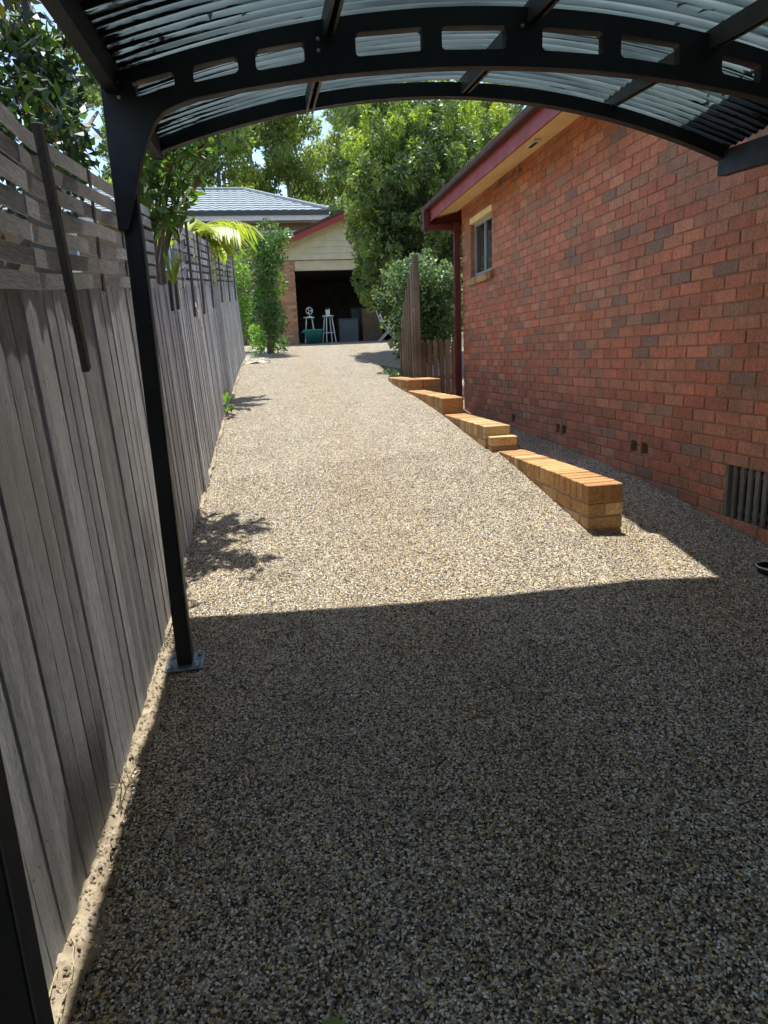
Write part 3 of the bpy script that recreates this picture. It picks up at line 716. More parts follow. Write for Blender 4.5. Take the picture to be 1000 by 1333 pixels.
# side beams
def beam(x0, x1, ya, yb, za, zb_, h):
    V = []
    for y, z in ((ya, za), (yb, zb_)): V += [(x0, y, z), (x1, y, z), (x1, y, z + h), (x0, y, z + h)]
    return pyd('side_beam', V, [(0, 1, 2, 3), (7, 6, 5, 4), (0, 4, 5, 1), (1, 5, 6, 2), (2, 6, 7, 3), (3, 7, 4, 0)], M['steel'], cp)
def lz(y): return CH + 1.0 + .072 * (y - 2.9)
YB = -6.0
bl = beam(-.505, -.457, YB, EY + .03, lz(YB), lz(EY + .03), .13)
beam(2.615, 2.670, YB, 3.72, CH + .912 + .072 * (YB - 3.7), CH + .912, .13)
MB().box(-.509, -.453, EY + .03, EY + .036, lz(EY) - .003, lz(EY) + .14).build('beam_end_cap', M['steel2'], cp)
# purlins: C sections
def purlin(x, zn):
    prf = [(-.022, 0), (.022, 0), (.022, -.075), (.010, -.075), (.010, -.071), (.018, -.071), (.018, -.004), (-.018, -.004), (-.018, -.071), (-.010, -.071), (-.010, -.075), (-.022, -.075)]
    n = len(prf); ya, yb = YB, skew_y(x) + .02; V = [(x + a, y, CH + zn + lift(y) + b) for y in (ya, yb) for a, b in prf]
    F = [(i, (i + 1) % n, n + (i + 1) % n, n + i) for i in range(n)] + [tuple(range(n))[::-1], tuple(range(n, 2 * n))]
    pyd('purlin', V, F, M['steel2'], cp)
for x in (.345, 1.175, 1.985): purlin(x, 1.338 - .107 * (x - 1.15) ** 2 + .02)
# corrugated roof sheets, ribs following the curve
def zr(x): return 1.362 - .107 * (x - 1.15) ** 2
ya = EY + .075; ns = 12
for k in range(ns):
    y1 = ya - k * .80; y0 = y1 - .83; ny = 88; nx = 46
    xs = np.linspace(XL, XR + .06, nx); yy = np.linspace(y0, y1, ny); X, Y = np.meshgrid(xs, yy)
    Z = CH + zr(X) + lift(Y) + .006 * np.sin(Y * 2 * math.pi / .0762) + .006 * (k % 2) + .012
    fz = np.clip((Y - 2.95) / 1.1, 0, 1); Z = Z - .085 * np.clip(X - 1.15, 0, 2) * fz
    V = np.stack([X, Y + (skew_y(X) + .055 - ya) * fz, Z], -1).reshape(-1, 3); F = [(j * nx + i, j * nx + i + 1, (j + 1) * nx + i + 1, (j + 1) * nx + i) for j in range(ny - 1) for i in range(nx - 1)]
    edge = np.clip((np.abs(X - 1.15) - 1.05) / .6, 0, 1) * .42 + np.clip(.5 - np.abs((Y - y0) / .06), 0, .5) * .5
    edge += .30 * np.clip(-np.sin(Y * 2 * math.pi / .0762), 0, 1)
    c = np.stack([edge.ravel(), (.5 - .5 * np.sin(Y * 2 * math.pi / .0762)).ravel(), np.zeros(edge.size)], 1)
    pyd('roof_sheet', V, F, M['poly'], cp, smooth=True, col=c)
n = 700; lx = np.where(RNG.random(n) < .7, XR + .05 - RNG.exponential(.30, n), XL + RNG.exponential(.25, n)); lx = np.clip(lx, XL + .02, XR + .04); ly = RNG.uniform(.5, 3.55, n)
lzv = CH + zr(lx) + lift(ly) + .034 - .085 * np.clip(lx - 1.15, 0, 2) * np.clip((ly - 2.95) / 1.1, 0, 1)
LIT = np.stack([lx, ly, lzv], 1)
vb = MB()  # boarded screen added behind the camera to block sky light
for k in range(36): vb.box(XL + k * .0875, XL + k * .0875 + .084, YB + .02, YB + .045, G(1, YB) + .02, CH + .5)
vb.build('unseen_light_block', M['picket'], cp)
# posts with base plates
def cpost(x, y, top):
    gz = G(x, y); p = MB().box(x - .0325, x + .0325, y - .0325, y + .0325, gz + .008, top).build('post', M['steel'], cp, bevel=.004)
    pl = MB().box(x - .085, x + .085, y - .085, y + .085, gz + .003, gz + .012).build('base_plate', M['galv'], p, bevel=.002)
    for sx in (-1, 1):
        for sy in (-1, 1): MB().lathe([(0, .022), (.009, .022), (.0095, .018), (.012, .010), (.012, .0)], (x + sx * .06, y + sy * .06, gz + .012), 6).build('bolt', M['bolt'], p)
    # a narrow cover strip up the fence side
    MB().box(x + .0325, x + .0365, y - .030, y + .030, gz + .02, top - .5).build('cover_strip', M['steel2'], p)
cpost(PX, 2.97, CH + 1.05); cpost(-.545, 1.11, CH + .88); cpost(2.64, 1.15, CH + .78)
for (x, z) in ((-.46, 1.035), (-.46, .985), (-.40, 1.03), (.300, 1.20), (.30, 1.16), (1.13, 1.27), (2.0, 1.22)):
    MB().lathe([(0, .006), (.006, .006), (.008, .0)], (0, 0, 0), 8).build('bolt', M['bolt'], cp).matrix_basis = Matrix.Translation((x, 2.905, CH + z)) @ Matrix.Rotation(math.pi / 2, 4, 'X')

# ------------------------------------------------------------------ garage at the top of the drive
GY, GX0, GX1 = 19.0, .50, 4.45; OX0, OX1 = .98, 3.95; gz = CH + .43
gar = empty('garage', (2.45, GY, gz), 'cream gabled garage with brick piers and open dark doorway at the top of the driveway', 'garage')
PINK = [(.56, .27, .15), (.50, .23, .13), (.60, .31, .18)]
for a, b in ((GX0, OX0), (OX1, GX1)):
    w_ = MB().box(a + .01, b - .01, GY + .01, GY + .35, gz - .2, CH + 2.60).build('pier', M['mortar2'], gar)
    brick_wall(w_, (0, GY + .01, 0), 0, a, b, gz - .1, CH + 2.6, [], PINK, None, M['brick'], 0, None, stuffname='brickwork')
mb = MB(); mb.box(GX0, GX0 + .1, GY + .35, GY + 5.2, gz - .2, CH + 2.6); mb.box(GX1 - .1, GX1, GY + .35, GY + 5.2, gz - .2, CH + 2.6); mb.box(GX0, GX1, GY + 5.2, GY + 5.3, gz - .2, CH + 2.6)
mb.build('wall', M['darkroom'], gar)
MB().box(GX0, GX1, GY - .02, GY + 5.2, gz - .2, gz + .003).build('floor', M['darkroom'], gar)
MB().box(GX0 + .1, GX1 - .1, GY + .35, GY + 5.2, CH + 2.56, CH + 2.6).build('ceiling', M['darkroom'], gar)
MB().box(OX0, OX1, GY + .05, GY + .12, CH + 2.33, CH + 2.60).build('roller_door', M['cream'], gar, bevel=.01)
gm = 2.475; ap = 3.70
# gable boards
for i in range(7):
    z0 = 2.60 + i * .16; z1 = min(z0 + .165, ap - .03); hw0 = (ap - z0) / .40; hw1 = max((ap - z1) / .40, .02)
    a0, b0 = max(gm - hw0, GX0), min(gm + hw0, GX1); a1, b1 = max(gm - hw1, GX0), min(gm + hw1, GX1)
    y0, y1 = GY - .025, GY - .008
    pyd('gable_board', [(a0, y0, CH + z0), (b0, y0, CH + z0), (b0, GY + .03, CH + z0), (a0, GY + .03, CH + z0), (a1, y1, CH + z1), (b1, y1, CH + z1), (b1, GY + .03, CH + z1), (a1, GY + .03, CH + z1)], BOXF, M['cream'], gar)
for s in (-1, 1):
    xe = gm + s * 2.28; zE = ap - .40 * 2.28
    V = [(gm, GY - .33, CH + ap + .06), (xe, GY - .33, CH + zE + .06), (xe, GY - .33, CH + zE - .10), (gm, GY - .33, CH + ap - .10)]; V += [(x, y + .03, z) for x, y, z in V]
    pyd('barge_board', V, BOXF if s == 1 else [q[::-1] for q in BOXF], M['red'], gar)
    V = [(gm, GY - .36, CH + ap + .07), (xe, GY - .36, CH + zE + .07), (xe, GY + 5.5, CH + zE + .07), (gm, GY + 5.5, CH + ap + .07)]; V += [(x, y, z + .06) for x, y, z in V]
    pyd('roof', V, BOXF if s == -1 else [q[::-1] for q in BOXF], M['rtile'], gar)
    V = [(gm, GY - .30, CH + ap - .03), (xe, GY - .30, CH + zE - .03), (xe, GY + .02, CH + zE - .03), (gm, GY + .02, CH + ap - .03)]; V += [(x, y, z + .02) for x, y, z in V]
    pyd('soffit', V, BOXF if s == -1 else [q[::-1] for q in BOXF], M['cream'], gar)

# things in and before the doorway
def stool(x, y, label, h=.70, r=0):
    z = G(x, y) if y < GY else gz + .003
    t = empty('bar_stool', (x, y, z), label, 'stool', 'white stools in the garage doorway')
    MB().lathe([(0, h), (.15, h), (.16, h - .012), (.155, h - .03), (0, h - .03)], (x, y, z), 20).build('seat', M['white'], t, smooth=False)
    for k in range(4):
        a = r + math.pi / 4 + k * math.pi / 2; c, s = math.cos(a), math.sin(a)
        MB().tube([(x + .11 * c, y + .11 * s, z + h - .03), (x + .20 * c, y + .20 * s, z)], .014, 8).build('leg', M['white'], t)
    ring = [(x + .165 * math.cos(a), y + .165 * math.sin(a), z + .26) for a in np.linspace(0, 2 * math.pi, 21)]
    MB().tube(ring, .009, 6).build('foot_ring', M['white'], t); return t
stool(1.30, 19.25, 'white metal stool nearest the left brick pier, behind the teal tub'); stool(1.82, 19.15, 'white metal stool standing right of the teal tub in the doorway', .72, .3)
fanb = empty('desk_fan', (1.32, 19.25, gz + .706), 'small white desk fan standing on the stool nearest the pier', 'fan')
MB().lathe([(0, .02), (.07, .02), (.08, .0), (0, 0)], (1.32, 19.25, gz + .706), 16).build('base', M['white'], fanb)
MB().tube([(1.32, 19.25, gz + .72), (1.32, 19.25, gz + .80)], .012, 8).build('stem', M['white'], fanb)
ring = [(1.32 + .09 * math.cos(a), 19.24, gz + .87 + .09 * math.sin(a)) for a in np.linspace(0, 2 * math.pi, 25)]
MB().tube(ring, .010, 6).build('guard', M['white'], fanb)
for k in range(3):
    a = k * 2.094; MB().add([(1.32, 19.24, gz + .87), (1.32 + .08 * math.cos(a - .35), 19.235, gz + .87 + .08 * math.sin(a - .35)), (1.32 + .08 * math.cos(a + .35), 19.25, gz + .87 + .08 * math.sin(a + .35))], [(0, 1, 2)]).build('blade', M['white'], fanb)
jar = empty('paint_tin', (1.82, 19.15, gz + .725), 'small pale tin standing on the stool right of the teal tub', 'tin')
MB().lathe([(0, 0), (.06, 0), (.06, .14), (.064, .145), (.064, .155), (.05, .155), (.05, .145), (0, .145)], (1.82, 19.15, gz + .725), 18).build('can', M['white'], jar)
MB().tube([(1.76, 19.15, gz + .85), (1.78, 19.15, gz + .93), (1.86, 19.15, gz + .93), (1.88, 19.15, gz + .85)], .004, 6).build('handle', M['frame'], jar)
tub = empty('plastic_tub', (1.36, 18.78, G(1.36, 18.78)), 'teal plastic tub on the ground in front of the brick pier', 'tub')
z = G(1.36, 18.78); MB().lathe([(0, .012), (.19, .012), (.19, .0), (.25, .34), (.275, .345), (.275, .365), (.245, .365), (.185, .02), (0, .02)], (1.36, 18.78, z), 28).build('body', M['teal'], tub, smooth=True)
for s in (-1, 1): MB().tube([(1.36 + s * .26, 18.73, z + .33), (1.36 + s * .31, 18.76, z + .30), (1.36 + s * .31, 18.80, z + .30), (1.36 + s * .26, 18.83, z + .33)], .012, 8).build('handle', M['teal'], tub)
for (x, y, w1, d1, h1, mt, lb, nm) in ((2.45, 19.9, .55, .45, .62, 'grayplastic', 'grey plastic storage box on the garage floor right of the stools', 'storage_box'), (3.2, 20.3, .6, .5, .9, 'cardboard', 'brown cardboard box deep inside the dark garage', 'cardboard_box')):
    t = empty(nm, (x, y, gz + .003), lb, 'box'); MB().box(x - w1 / 2, x + w1 / 2, y - d1 / 2, y + d1 / 2, gz + .003, gz + h1).build('body', M[mt], t, bevel=.01)
    MB().box(x - w1 / 2 - .012, x + w1 / 2 + .012, y - d1 / 2 - .012, y + d1 / 2 + .012, gz + h1 + .001, gz + h1 + .035).build('lid', M[mt], t, bevel=.006)
wb = empty('wheelie_bin', (2.95, 20.9, gz + .003), 'dark wheeled bin at the back of the garage', 'bin')
V = [(2.72, 20.7, gz + .06), (3.18, 20.7, gz + .06), (3.18, 21.15, gz + .06), (2.72, 21.15, gz + .06), (2.66, 20.62, gz + .95), (3.24, 20.62, gz + .95), (3.24, 21.25, gz + .95), (2.66, 21.25, gz + .95)]
pyd('body', V, BOXF, M['grayplastic'], wb); MB().box(2.64, 3.26, 20.6, 21.28, gz + .952, gz + 1.0).build('lid', M['grayplastic'], wb, bevel=.015)
for x in (2.70, 3.20): MB().tube([(x - .03, 21.15, gz + .10), (x + .03, 21.15, gz + .10)], .10, 14).build('wheel', M['blackplastic'], wb)
# folding chair lying open by the bush
cx_, cy_ = 3.35, 18.4; z = G(cx_, cy_)
fc = empty('folding_chair', (cx_, cy_, z), 'white folding chair standing before the right side of the garage doorway', 'chair')
for s in (-.2, .2):
    MB().tube([(cx_ - .25, cy_ + s, z), (cx_ + .18, cy_ + s, z + .44)], .012, 8).build('leg', M['white'], fc)
    MB().tube([(cx_ + .27, cy_ + s, z), (cx_ - .12, cy_ + s, z + .42), (cx_ - .27, cy_ + s, z + .82)], .012, 8).build('leg', M['white'], fc)
for i in range(5): MB().box(cx_ - .15 + i * .068, cx_ - .15 + i * .068 + .052, cy_ - .2, cy_ + .2, z + .43, z + .445).build('seat_slat', M['white'], fc)
for i in range(3): MB().bar((cx_ - .17 - i * .04, cy_ - .2, z + .56 + i * .1), (cx_ - .17 - i * .04, cy_ + .2, z + .56 + i * .1), .012, .055).build('back_slat', M['white'], fc)

# ------------------------------------------------------------------ house with grey tiled roof behind
h2 = empty('tiled_house', (-3, 24.5, CH + .5), 'pale house with grey tiled hip roof behind the fence and garage', 'house')
EZ = CH + 4.80; hx0, hx1, hy0, hy1 = -11.0, 2.52, 24.0, 29.54; d2 = 2.77; rz = EZ + 1.27
MB().box(hx0 + .5, hx1 - .5, hy0 + .5, hy1 - .5, CH + .3, EZ - .12).build('wall', M['cardboard'], h2)
sl = (rz - EZ) / d2
rf = pyd('roof', [(hx0, hy0, EZ), (hx1, hy0, EZ), (hx1, hy1, EZ), (hx0, hy1, EZ), (hx0 + d2, hy0 + d2, rz), (hx1 - d2, hy0 + d2, rz)], [(0, 1, 5, 4), (1, 2, 5), (2, 3, 4, 5), (3, 0, 4), (3, 2, 1, 0)], M['gtile'], h2)
# tile courses on the slope that shows: scalloped strips
nc = 10
for c in range(nc):
    t0, t1 = c / nc, (c + 1) / nc + .03
    xa, xb = hx0 + d2 * t0 + .1, hx1 - d2 * t0 - .02; V = []; F = []; n = int((xb - xa) / .055)
    for i in range(n + 1):
        x = xa + (xb - xa) * i / n; q = .022 * abs(math.sin((x) * math.pi / .30)); xt = x
        V += [(x, hy0 + d2 * t0 - .02, EZ + sl * d2 * t0 + .012 + q), (x, hy0 + d2 * t0 - .02, EZ + sl * d2 * t0 + .060 + q), (min(x, hx1 - d2 * t1), hy0 + d2 * min(t1, 1), EZ + sl * d2 * min(t1, 1) + .035 + q)]
    for i in range(n): F += [(3 * i, 3 * i + 3, 3 * i + 4, 3 * i + 1), (3 * i + 1, 3 * i + 4, 3 * i + 5, 3 * i + 2)]
    pyd('tile_course', V, F, M['gtile'], rf)
MB().tube([(hx0 + d2, hy0 + d2, rz + .05), (hx1 - d2, hy0 + d2, rz + .05)], .09, 8).build('ridge_capping', M['gtile'], rf)
MB().tube([(hx1 - d2, hy0 + d2, rz + .05), (hx1, hy0, EZ + .07)], .085, 8).build('ridge_capping', M['gtile'], rf)
MB().tube([(hx1 - d2, hy0 + d2, rz + .05), (hx1, hy1, EZ + .07)], .085, 8).build('ridge_capping', M['gtile'], rf)
MB().box(hx0, hx1, hy0 - .10, hy0 - .03, EZ - .10, EZ + .03).build('gutter', M['steel2'], h2)
MB().box(hx0, hx1, hy0 - .03, hy0 + .0, EZ - .26, EZ - .10).build('fascia', M['white'], h2)
MB().box(hx0, hx1 - .02, hy0, hy0 + .5, EZ - .26, EZ - .24).build('soffit', M['white'], h2)
for xa in (.2, -3.5, -7): 
    wn = MB().box(xa, xa + 1.3, hy0 + .46, hy0 + .5, EZ - 1.7, EZ - .5).build('window', M['white'], h2)
    for q in (.06, .68): MB().box(xa + q, xa + q + .56, hy0 + .45, hy0 + .46, EZ - 1.64, EZ - .56).build('pane', M['glass'], wn)

# ------------------------------------------------------------------ gate, pickets by the house corner
gt = empty('timber_gate', (2.26, 10.35, G(2.26, 10.35)), 'tall narrow brown timber gate with square post beside the brick edging', 'gate')
z0 = G(2.26, 10.3) - .05
MB().box(2.295, 2.385, 10.30, 10.39, z0, CH + 1.46).build('post', M['picket'], gt, bevel=.004)
for i in range(6):
    xx = 2.285 - .012 * i; yy = 10.36 + i * .135; tp = CH + 1.30 - .11 * i - .015 * i * i + random.uniform(-.02, .02)
    pyd('picket', [(xx - .01, yy, z0 + .06), (xx + .01, yy, z0 + .06), (xx + .01, yy + .10, z0 + .06), (xx - .01, yy + .10, z0 + .06), (xx - .01, yy, tp), (xx + .01, yy, tp), (xx + .01, yy + .10, tp - .05), (xx - .01, yy + .10, tp - .05)], BOXF, M['picket'], gt)
for zz in (z0 + .35, z0 + 1.0): MB().bar((2.305, 10.36, zz), (2.235, 11.15, zz), .03, .07).build('rail', M['picket'], gt)
MB().box(2.278, 2.300, 10.294, 10.30, CH + .62, CH + .69).build('latch', M['frame'], gt)
pk = empty('picket_fence', (2.65, 10.45, G(2.65, 10.45)), 'short low brown picket fence between the gate post and the house corner', 'fence')
for i in range(6):
    x = 2.42 + i * .098; tp = CH + .22 + random.uniform(-.012, .012); zz = G(x, 10.45) - .05
    V = []
    for y in (10.44, 10.458): V += [(x, y, zz), (x + .072, y, zz), (x + .072, y, tp - .05), (x + .036, y, tp), (x, y, tp - .05)]
    pyd('picket', V, [(0, 1, 2, 3, 4), (9, 8, 7, 6, 5)] + [(i0, 5 + i0, 5 + (i0 + 1) % 5, (i0 + 1) % 5) for i0 in range(5)], M['picket'], pk)
for zz in (.12, .38): MB().box(2.39, 3.02, 10.459, 10.50, G(2.6, 10.4) + zz, G(2.6, 10.4) + zz + .06).build('rail', M['picket'], pk)

# ------------------------------------------------------------------ foliage
def rand_dirs(n): 
    d = RNG.normal(size=(n, 3)); return d / np.linalg.norm(d, axis=1, keepdims=True)
def leaf_quads(P, size, droop=.3, aspect=.45, up=.4, outward=None):
    """diamond leaves, one bent quad each"""
    n = len(P); ax = rand_dirs(n); ax[:, 2] -= droop
    if outward is not None: ax += outward * .8
    ax /= np.linalg.norm(ax, axis=1, keepdims=True)
    nr = rand_dirs(n); nr[:, 2] += up; sd_ = np.cross(ax, nr); sd_ /= np.linalg.norm(sd_, axis=1, keepdims=True) + 1e-9
    nn = np.cross(sd_, ax); s = (size * RNG.uniform(.6, 1.35, n))[:, None]
    b = P - ax * s * .5; t = P + ax * s * .5; mid = P - ax * s * .06 - nn * s * .10
    return np.stack([b, mid + sd_ * s * aspect * .5, t, mid - sd_ * s * aspect * .5], 1)
def colours(n, base, var=.25, yellow=.0):
    c = np.array(base)[None, :] * RNG.uniform(1 - var, 1 + var, (n, 1)); k = RNG.random(n) < yellow
    c[k] = c[k] * np.array([1.7, 1.5, .8]); return c
def clump_points(cent, rad, n, shell=.55):
    d = rand_dirs(n); r = (shell + (1 - shell) * RNG.random(n)) ** .7; return cent + d * (r[:, None] * np.array(rad))

def shrub(name, label, cat, clumps, per, size, base, yellow=.05, trunk=None, droop=.2, aspect=.45, group=None, loc=None, var=.3, matl='leaf'):
    loc = loc or (clumps[0][0], clumps[0][1], G(clumps[0][0], clumps[0][1]))
    t = empty(name, loc, label, cat, group); Q = []; C = []
    for c in clumps:
        cen = np.array(c[:3]); rad = c[3] if hasattr(c[3], '__len__') else (c[3],) * 3; n = int(per * (rad[0] * rad[1] * rad[2]) ** (1 / 1.5) / .36 * 2.6)
        P = clump_points(cen, rad, n, .45); od = (P - cen) / np.array(rad)
        Q.append(leaf_quads(P, size, droop, aspect, .5, od)); b = np.array(c[4]) if len(c) > 4 else np.array(base); C.append(colours(n, b, var, yellow))
    o = quads_mesh('crown', np.concatenate(Q), 4, np.concatenate(C), M[matl], t); o['kind'] = 'stuff'
    if trunk:
        for k, (pts, r0, r1) in enumerate(trunk): MB().tube(pts, list(np.linspace(r0, r1, len(pts))), 8).build('trunk' if k == 0 else 'branch', M['bark'], t, smooth=True)
    return t

# big bamboo-like tree right of the garage
cl = []; TX, TY = 3.45, 14.1
for i in range(60):                                    # shaded body, the shade put into darker leaf greens
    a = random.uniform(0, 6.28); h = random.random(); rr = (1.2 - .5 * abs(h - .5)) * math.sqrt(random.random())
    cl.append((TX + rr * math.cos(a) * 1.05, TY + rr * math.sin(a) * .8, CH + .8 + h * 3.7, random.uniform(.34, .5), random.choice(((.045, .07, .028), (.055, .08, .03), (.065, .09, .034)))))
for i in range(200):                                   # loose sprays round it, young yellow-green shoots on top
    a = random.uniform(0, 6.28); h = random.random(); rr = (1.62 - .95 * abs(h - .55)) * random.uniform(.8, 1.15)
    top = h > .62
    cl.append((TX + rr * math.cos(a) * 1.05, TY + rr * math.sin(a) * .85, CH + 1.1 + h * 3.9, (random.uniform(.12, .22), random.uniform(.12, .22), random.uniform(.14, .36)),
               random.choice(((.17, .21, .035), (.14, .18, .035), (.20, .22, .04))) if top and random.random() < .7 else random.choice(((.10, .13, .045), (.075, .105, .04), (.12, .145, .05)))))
for i in range(26):                                    # left-hand curtain of sprays
    h = random.random(); cl.append((2.02 + .28 * abs(h - .6) + random.uniform(-.15, .2), TY - .3 + random.uniform(-.4, .4), CH + 1.5 + 2.2 * h, (random.uniform(.14, .24), .2, random.uniform(.18, .34)), random.choice(((.13, .16, .05), (.16, .19, .05), (.10, .13, .045)))))
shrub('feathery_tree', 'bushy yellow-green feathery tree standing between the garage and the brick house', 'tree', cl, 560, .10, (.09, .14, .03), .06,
      [([(TX, TY, G(3, 14) - .1), (TX - .05, TY, CH + 1.4), (TX, TY, CH + 3.0), (TX - .1, TY, CH + 4.6)], .09, .03), ([(TX, TY, CH + .8), (TX - .5, TY - .1, CH + 2.0), (TX - .9, TY - .2, CH + 3.3)], .05, .015), ([(TX, TY, CH + 1.0), (TX + .6, TY, CH + 2.4), (TX + 1.0, TY, CH + 3.9)], .05, .015)], .45, .36, loc=(TX, TY, G(3, 14)))
# round-leaved hedge in front of it
cl = [(2.72 + random.uniform(-.5, .6) * (.55 + .45 * h), 11.5 + random.uniform(-.3, .35), CH + .1 + 1.2 * h, random.uniform(.24, .36), random.choice(((.05, .085, .035), (.07, .11, .05), (.095, .13, .075)))) for h in np.linspace(0, 1, 28)]
cl += [(2.6, 11.25, CH + 1.32, .32, (.10, .14, .085)), (2.95, 11.3, CH + 1.25, .3, (.10, .14, .085)), (2.25, 11.3, CH + 1.25, .28, (.09, .13, .065))]
cl += [(2.72 + random.uniform(-.85, .8), 11.45 + random.uniform(-.5, .3), CH + random.uniform(.2, 1.65), random.uniform(.08, .15), (.10, .135, .075)) for _ in range(34)]
shrub('leafy_hedge', 'dense dark green hedge with small round leaves behind the timber gate', 'hedge', cl, 420, .062, (.06, .1, .03), .03,
      [([(2.72, 11.5, G(2.72, 11.5) - .1), (2.72, 11.5, CH + .9)], .04, .02)], .1, .7, loc=(2.72, 11.5, G(2.72, 11.5)))
# low weeds spilling from its foot
cl = [(2.02 + random.uniform(-.08, .14), 10.7 + random.uniform(-.3, .35), G(2, 10.7) + random.uniform(.05, .22), .10) for _ in range(7)]
shrub('low_weed', 'low dark weed growing at the back end of the brick edging', 'weed', cl, 700, .05, (.05, .085, .03), .03, None, .1, .5, loc=(2.02, 10.7, G(2.02, 10.7)))
# climbing shrub at the left of the garage
cl = [(.12 + .14 * h + random.uniform(-.2, .2), 15.4 + random.uniform(-.3, .3), CH + .38 + h * 2.2, random.uniform(.22, .34), random.choice(((.05, .095, .025), (.075, .13, .03), (.045, .08, .025)))) for h in np.linspace(0, 1, 24)]
cl += [(.62, 15.3, CH + 2.55, .22, (.10, .15, .06)), (.05, 15.3, CH + 2.3, .25, (.08, .14, .03)), (-.05, 15.2, CH + .7, .18, (.14, .22, .05))]
shrub('column_shrub', 'tall dark leafy shrub clothing the corner left of the garage pier', 'shrub', cl, 420, .075, (.06, .1, .03), .06,
      [([(.12, 15.4, G(.1, 15.4) - .1), (.15, 15.4, CH + 1.4), (.25, 15.4, CH + 2.4)], .06, .02)], .15, .55, loc=(.12, 15.4, G(.12, 15.4)))
cl = [(-.12 + random.uniform(-.1, .1), 14.7 + random.uniform(-.25, .25), G(-.1, 14.7) + random.uniform(.1, .55), .15) for _ in range(8)]
shrub('bright_plant', 'small bright green plant at the foot of the fence end', 'plant', cl, 420, .09, (.13, .22, .05), .05, None, -.3, .3, loc=(-.12, 14.7, G(-.12, 14.7)))
cl = [(.25 + random.uniform(-.15, .15), 16.9 + random.uniform(-.6, .6), G(.2, 16.9) + .08, .09) for _ in range(6)]
shrub('ground_weed', 'sparse green weeds on the pale gravel bed before the garage', 'weed', cl, 260, .06, (.12, .17, .05), .05, None, -.2, .4, loc=(.25, 16.9, G(.25, 16.9)))
cl = [(-.55 + random.uniform(-.45, .3), 16.6 + random.uniform(-.4, .4), CH + .7 + 1.7 * h, random.uniform(.24, .36), random.choice(((.10, .16, .03), (.13, .19, .035), (.08, .13, .03)))) for h in np.linspace(0, 1, 20)]
shrub('lime_shrub', 'lime green shrub behind the far end of the fence, below the palm', 'shrub', cl, 420, .08, (.1, .16, .03), .08,
      [([(-.55, 16.6, G(-.55, 16.6) - .1), (-.55, 16.6, CH + 1.8)], .05, .02)], .15, .5, loc=(-.55, 16.6, G(-.55, 16.6)))
# dense dark tree leaning over the fence at upper left
cl = []
for i in range(40):
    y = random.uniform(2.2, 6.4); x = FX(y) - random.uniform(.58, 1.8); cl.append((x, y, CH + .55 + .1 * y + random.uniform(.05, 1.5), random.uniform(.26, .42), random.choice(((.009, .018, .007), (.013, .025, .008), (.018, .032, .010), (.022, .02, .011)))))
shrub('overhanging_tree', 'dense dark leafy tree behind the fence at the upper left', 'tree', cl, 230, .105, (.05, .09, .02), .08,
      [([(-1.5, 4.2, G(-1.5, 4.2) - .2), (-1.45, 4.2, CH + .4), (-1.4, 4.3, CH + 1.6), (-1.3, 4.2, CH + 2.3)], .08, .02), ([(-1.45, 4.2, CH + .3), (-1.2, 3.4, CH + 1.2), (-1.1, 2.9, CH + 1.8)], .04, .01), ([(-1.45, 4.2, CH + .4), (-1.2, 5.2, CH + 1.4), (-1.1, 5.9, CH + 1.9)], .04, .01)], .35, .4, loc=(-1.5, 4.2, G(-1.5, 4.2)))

# small tree growing up through the gap in the lattice, every leaf its own
def leaf_mesh(Ln, Wd, c, fold=.22, curl=.25):
    prof = [(0, .06), (.18, .62), (.42, 1.0), (.68, .82), (.88, .38), (1, 0)]; V = []; F = []
    for t, q in prof: 
        z = -curl * Ln * t * t; V += [(-Wd / 2 * q, t * Ln, z + fold * Wd / 2 * q), (0, t * Ln, z), (Wd / 2 * q, t * Ln, z + fold * Wd / 2 * q)]
    for i in range(len(prof) - 1):
        a = i * 3; F += [(a, a + 1, a + 4, a + 3), (a + 1, a + 2, a + 5, a + 4)]
    me = bpy.data.meshes.new('leaf'); me.from_pydata(V, [], F); set_col(me, c); me.materials.append(M['leaf']); me.shade_smooth(); return me
ft = empty('fence_tree', (-.64, 5.15, G(-.64, 5.15)), 'slender small tree with glossy leaves rising through the gap in the fence lattice', 'tree')
LV = [leaf_mesh(random.uniform(.09, .15), random.uniform(.032, .05), np.array(c) * random.uniform(.85, 1.2)) for c in [(.05, .095, .022), (.06, .115, .025), (.04, .075, .02), (.09, .15, .03), (.13, .19, .03), (.055, .10, .03), (.07, .055, .025)] for _ in range(3)]
stems = []
for k, (dx, dy, hh, ex, ey) in enumerate([(0, 0, 1.18, .28, -.10), (.02, .22, 1.35, .30, .25), (-.03, -.25, 1.05, .05, -.40), (.01, .38, 1.2, .48, .15), (-.02, .10, 1.5, .42, -.1), (0, -.12, .95, .12, .1), (0, .3, 1.45, .52, .30), (.01, .05, 1.42, .50, -.1), (0, -.2, 1.15, .1, -.2)]):
    b0 = Vector((FX(5.2) - .17 + dx * .3, 5.2 + dy, G(-.62, 5.2) + .05)); mid = Vector((FX(5.2) - .125 + dx, 5.2 + dy, latB(5.2) + .2)); top = Vector((FX(5.2) + ex, 5.0 + dy * .6 + ey, latB(5.2) + hh))
    pts = [b0, (b0 + mid) / 2 + Vector((-.01, .01, 0)), mid, (mid + top) / 2 + Vector((-.09, .0, .06)), top]
    MB().tube(pts, [.016, .015, .013, .009, .004], 8).build('stem', M['bark'], ft, smooth=True); stems.append(pts)
leafn = 0; REST = []; random.shuffle(stems)
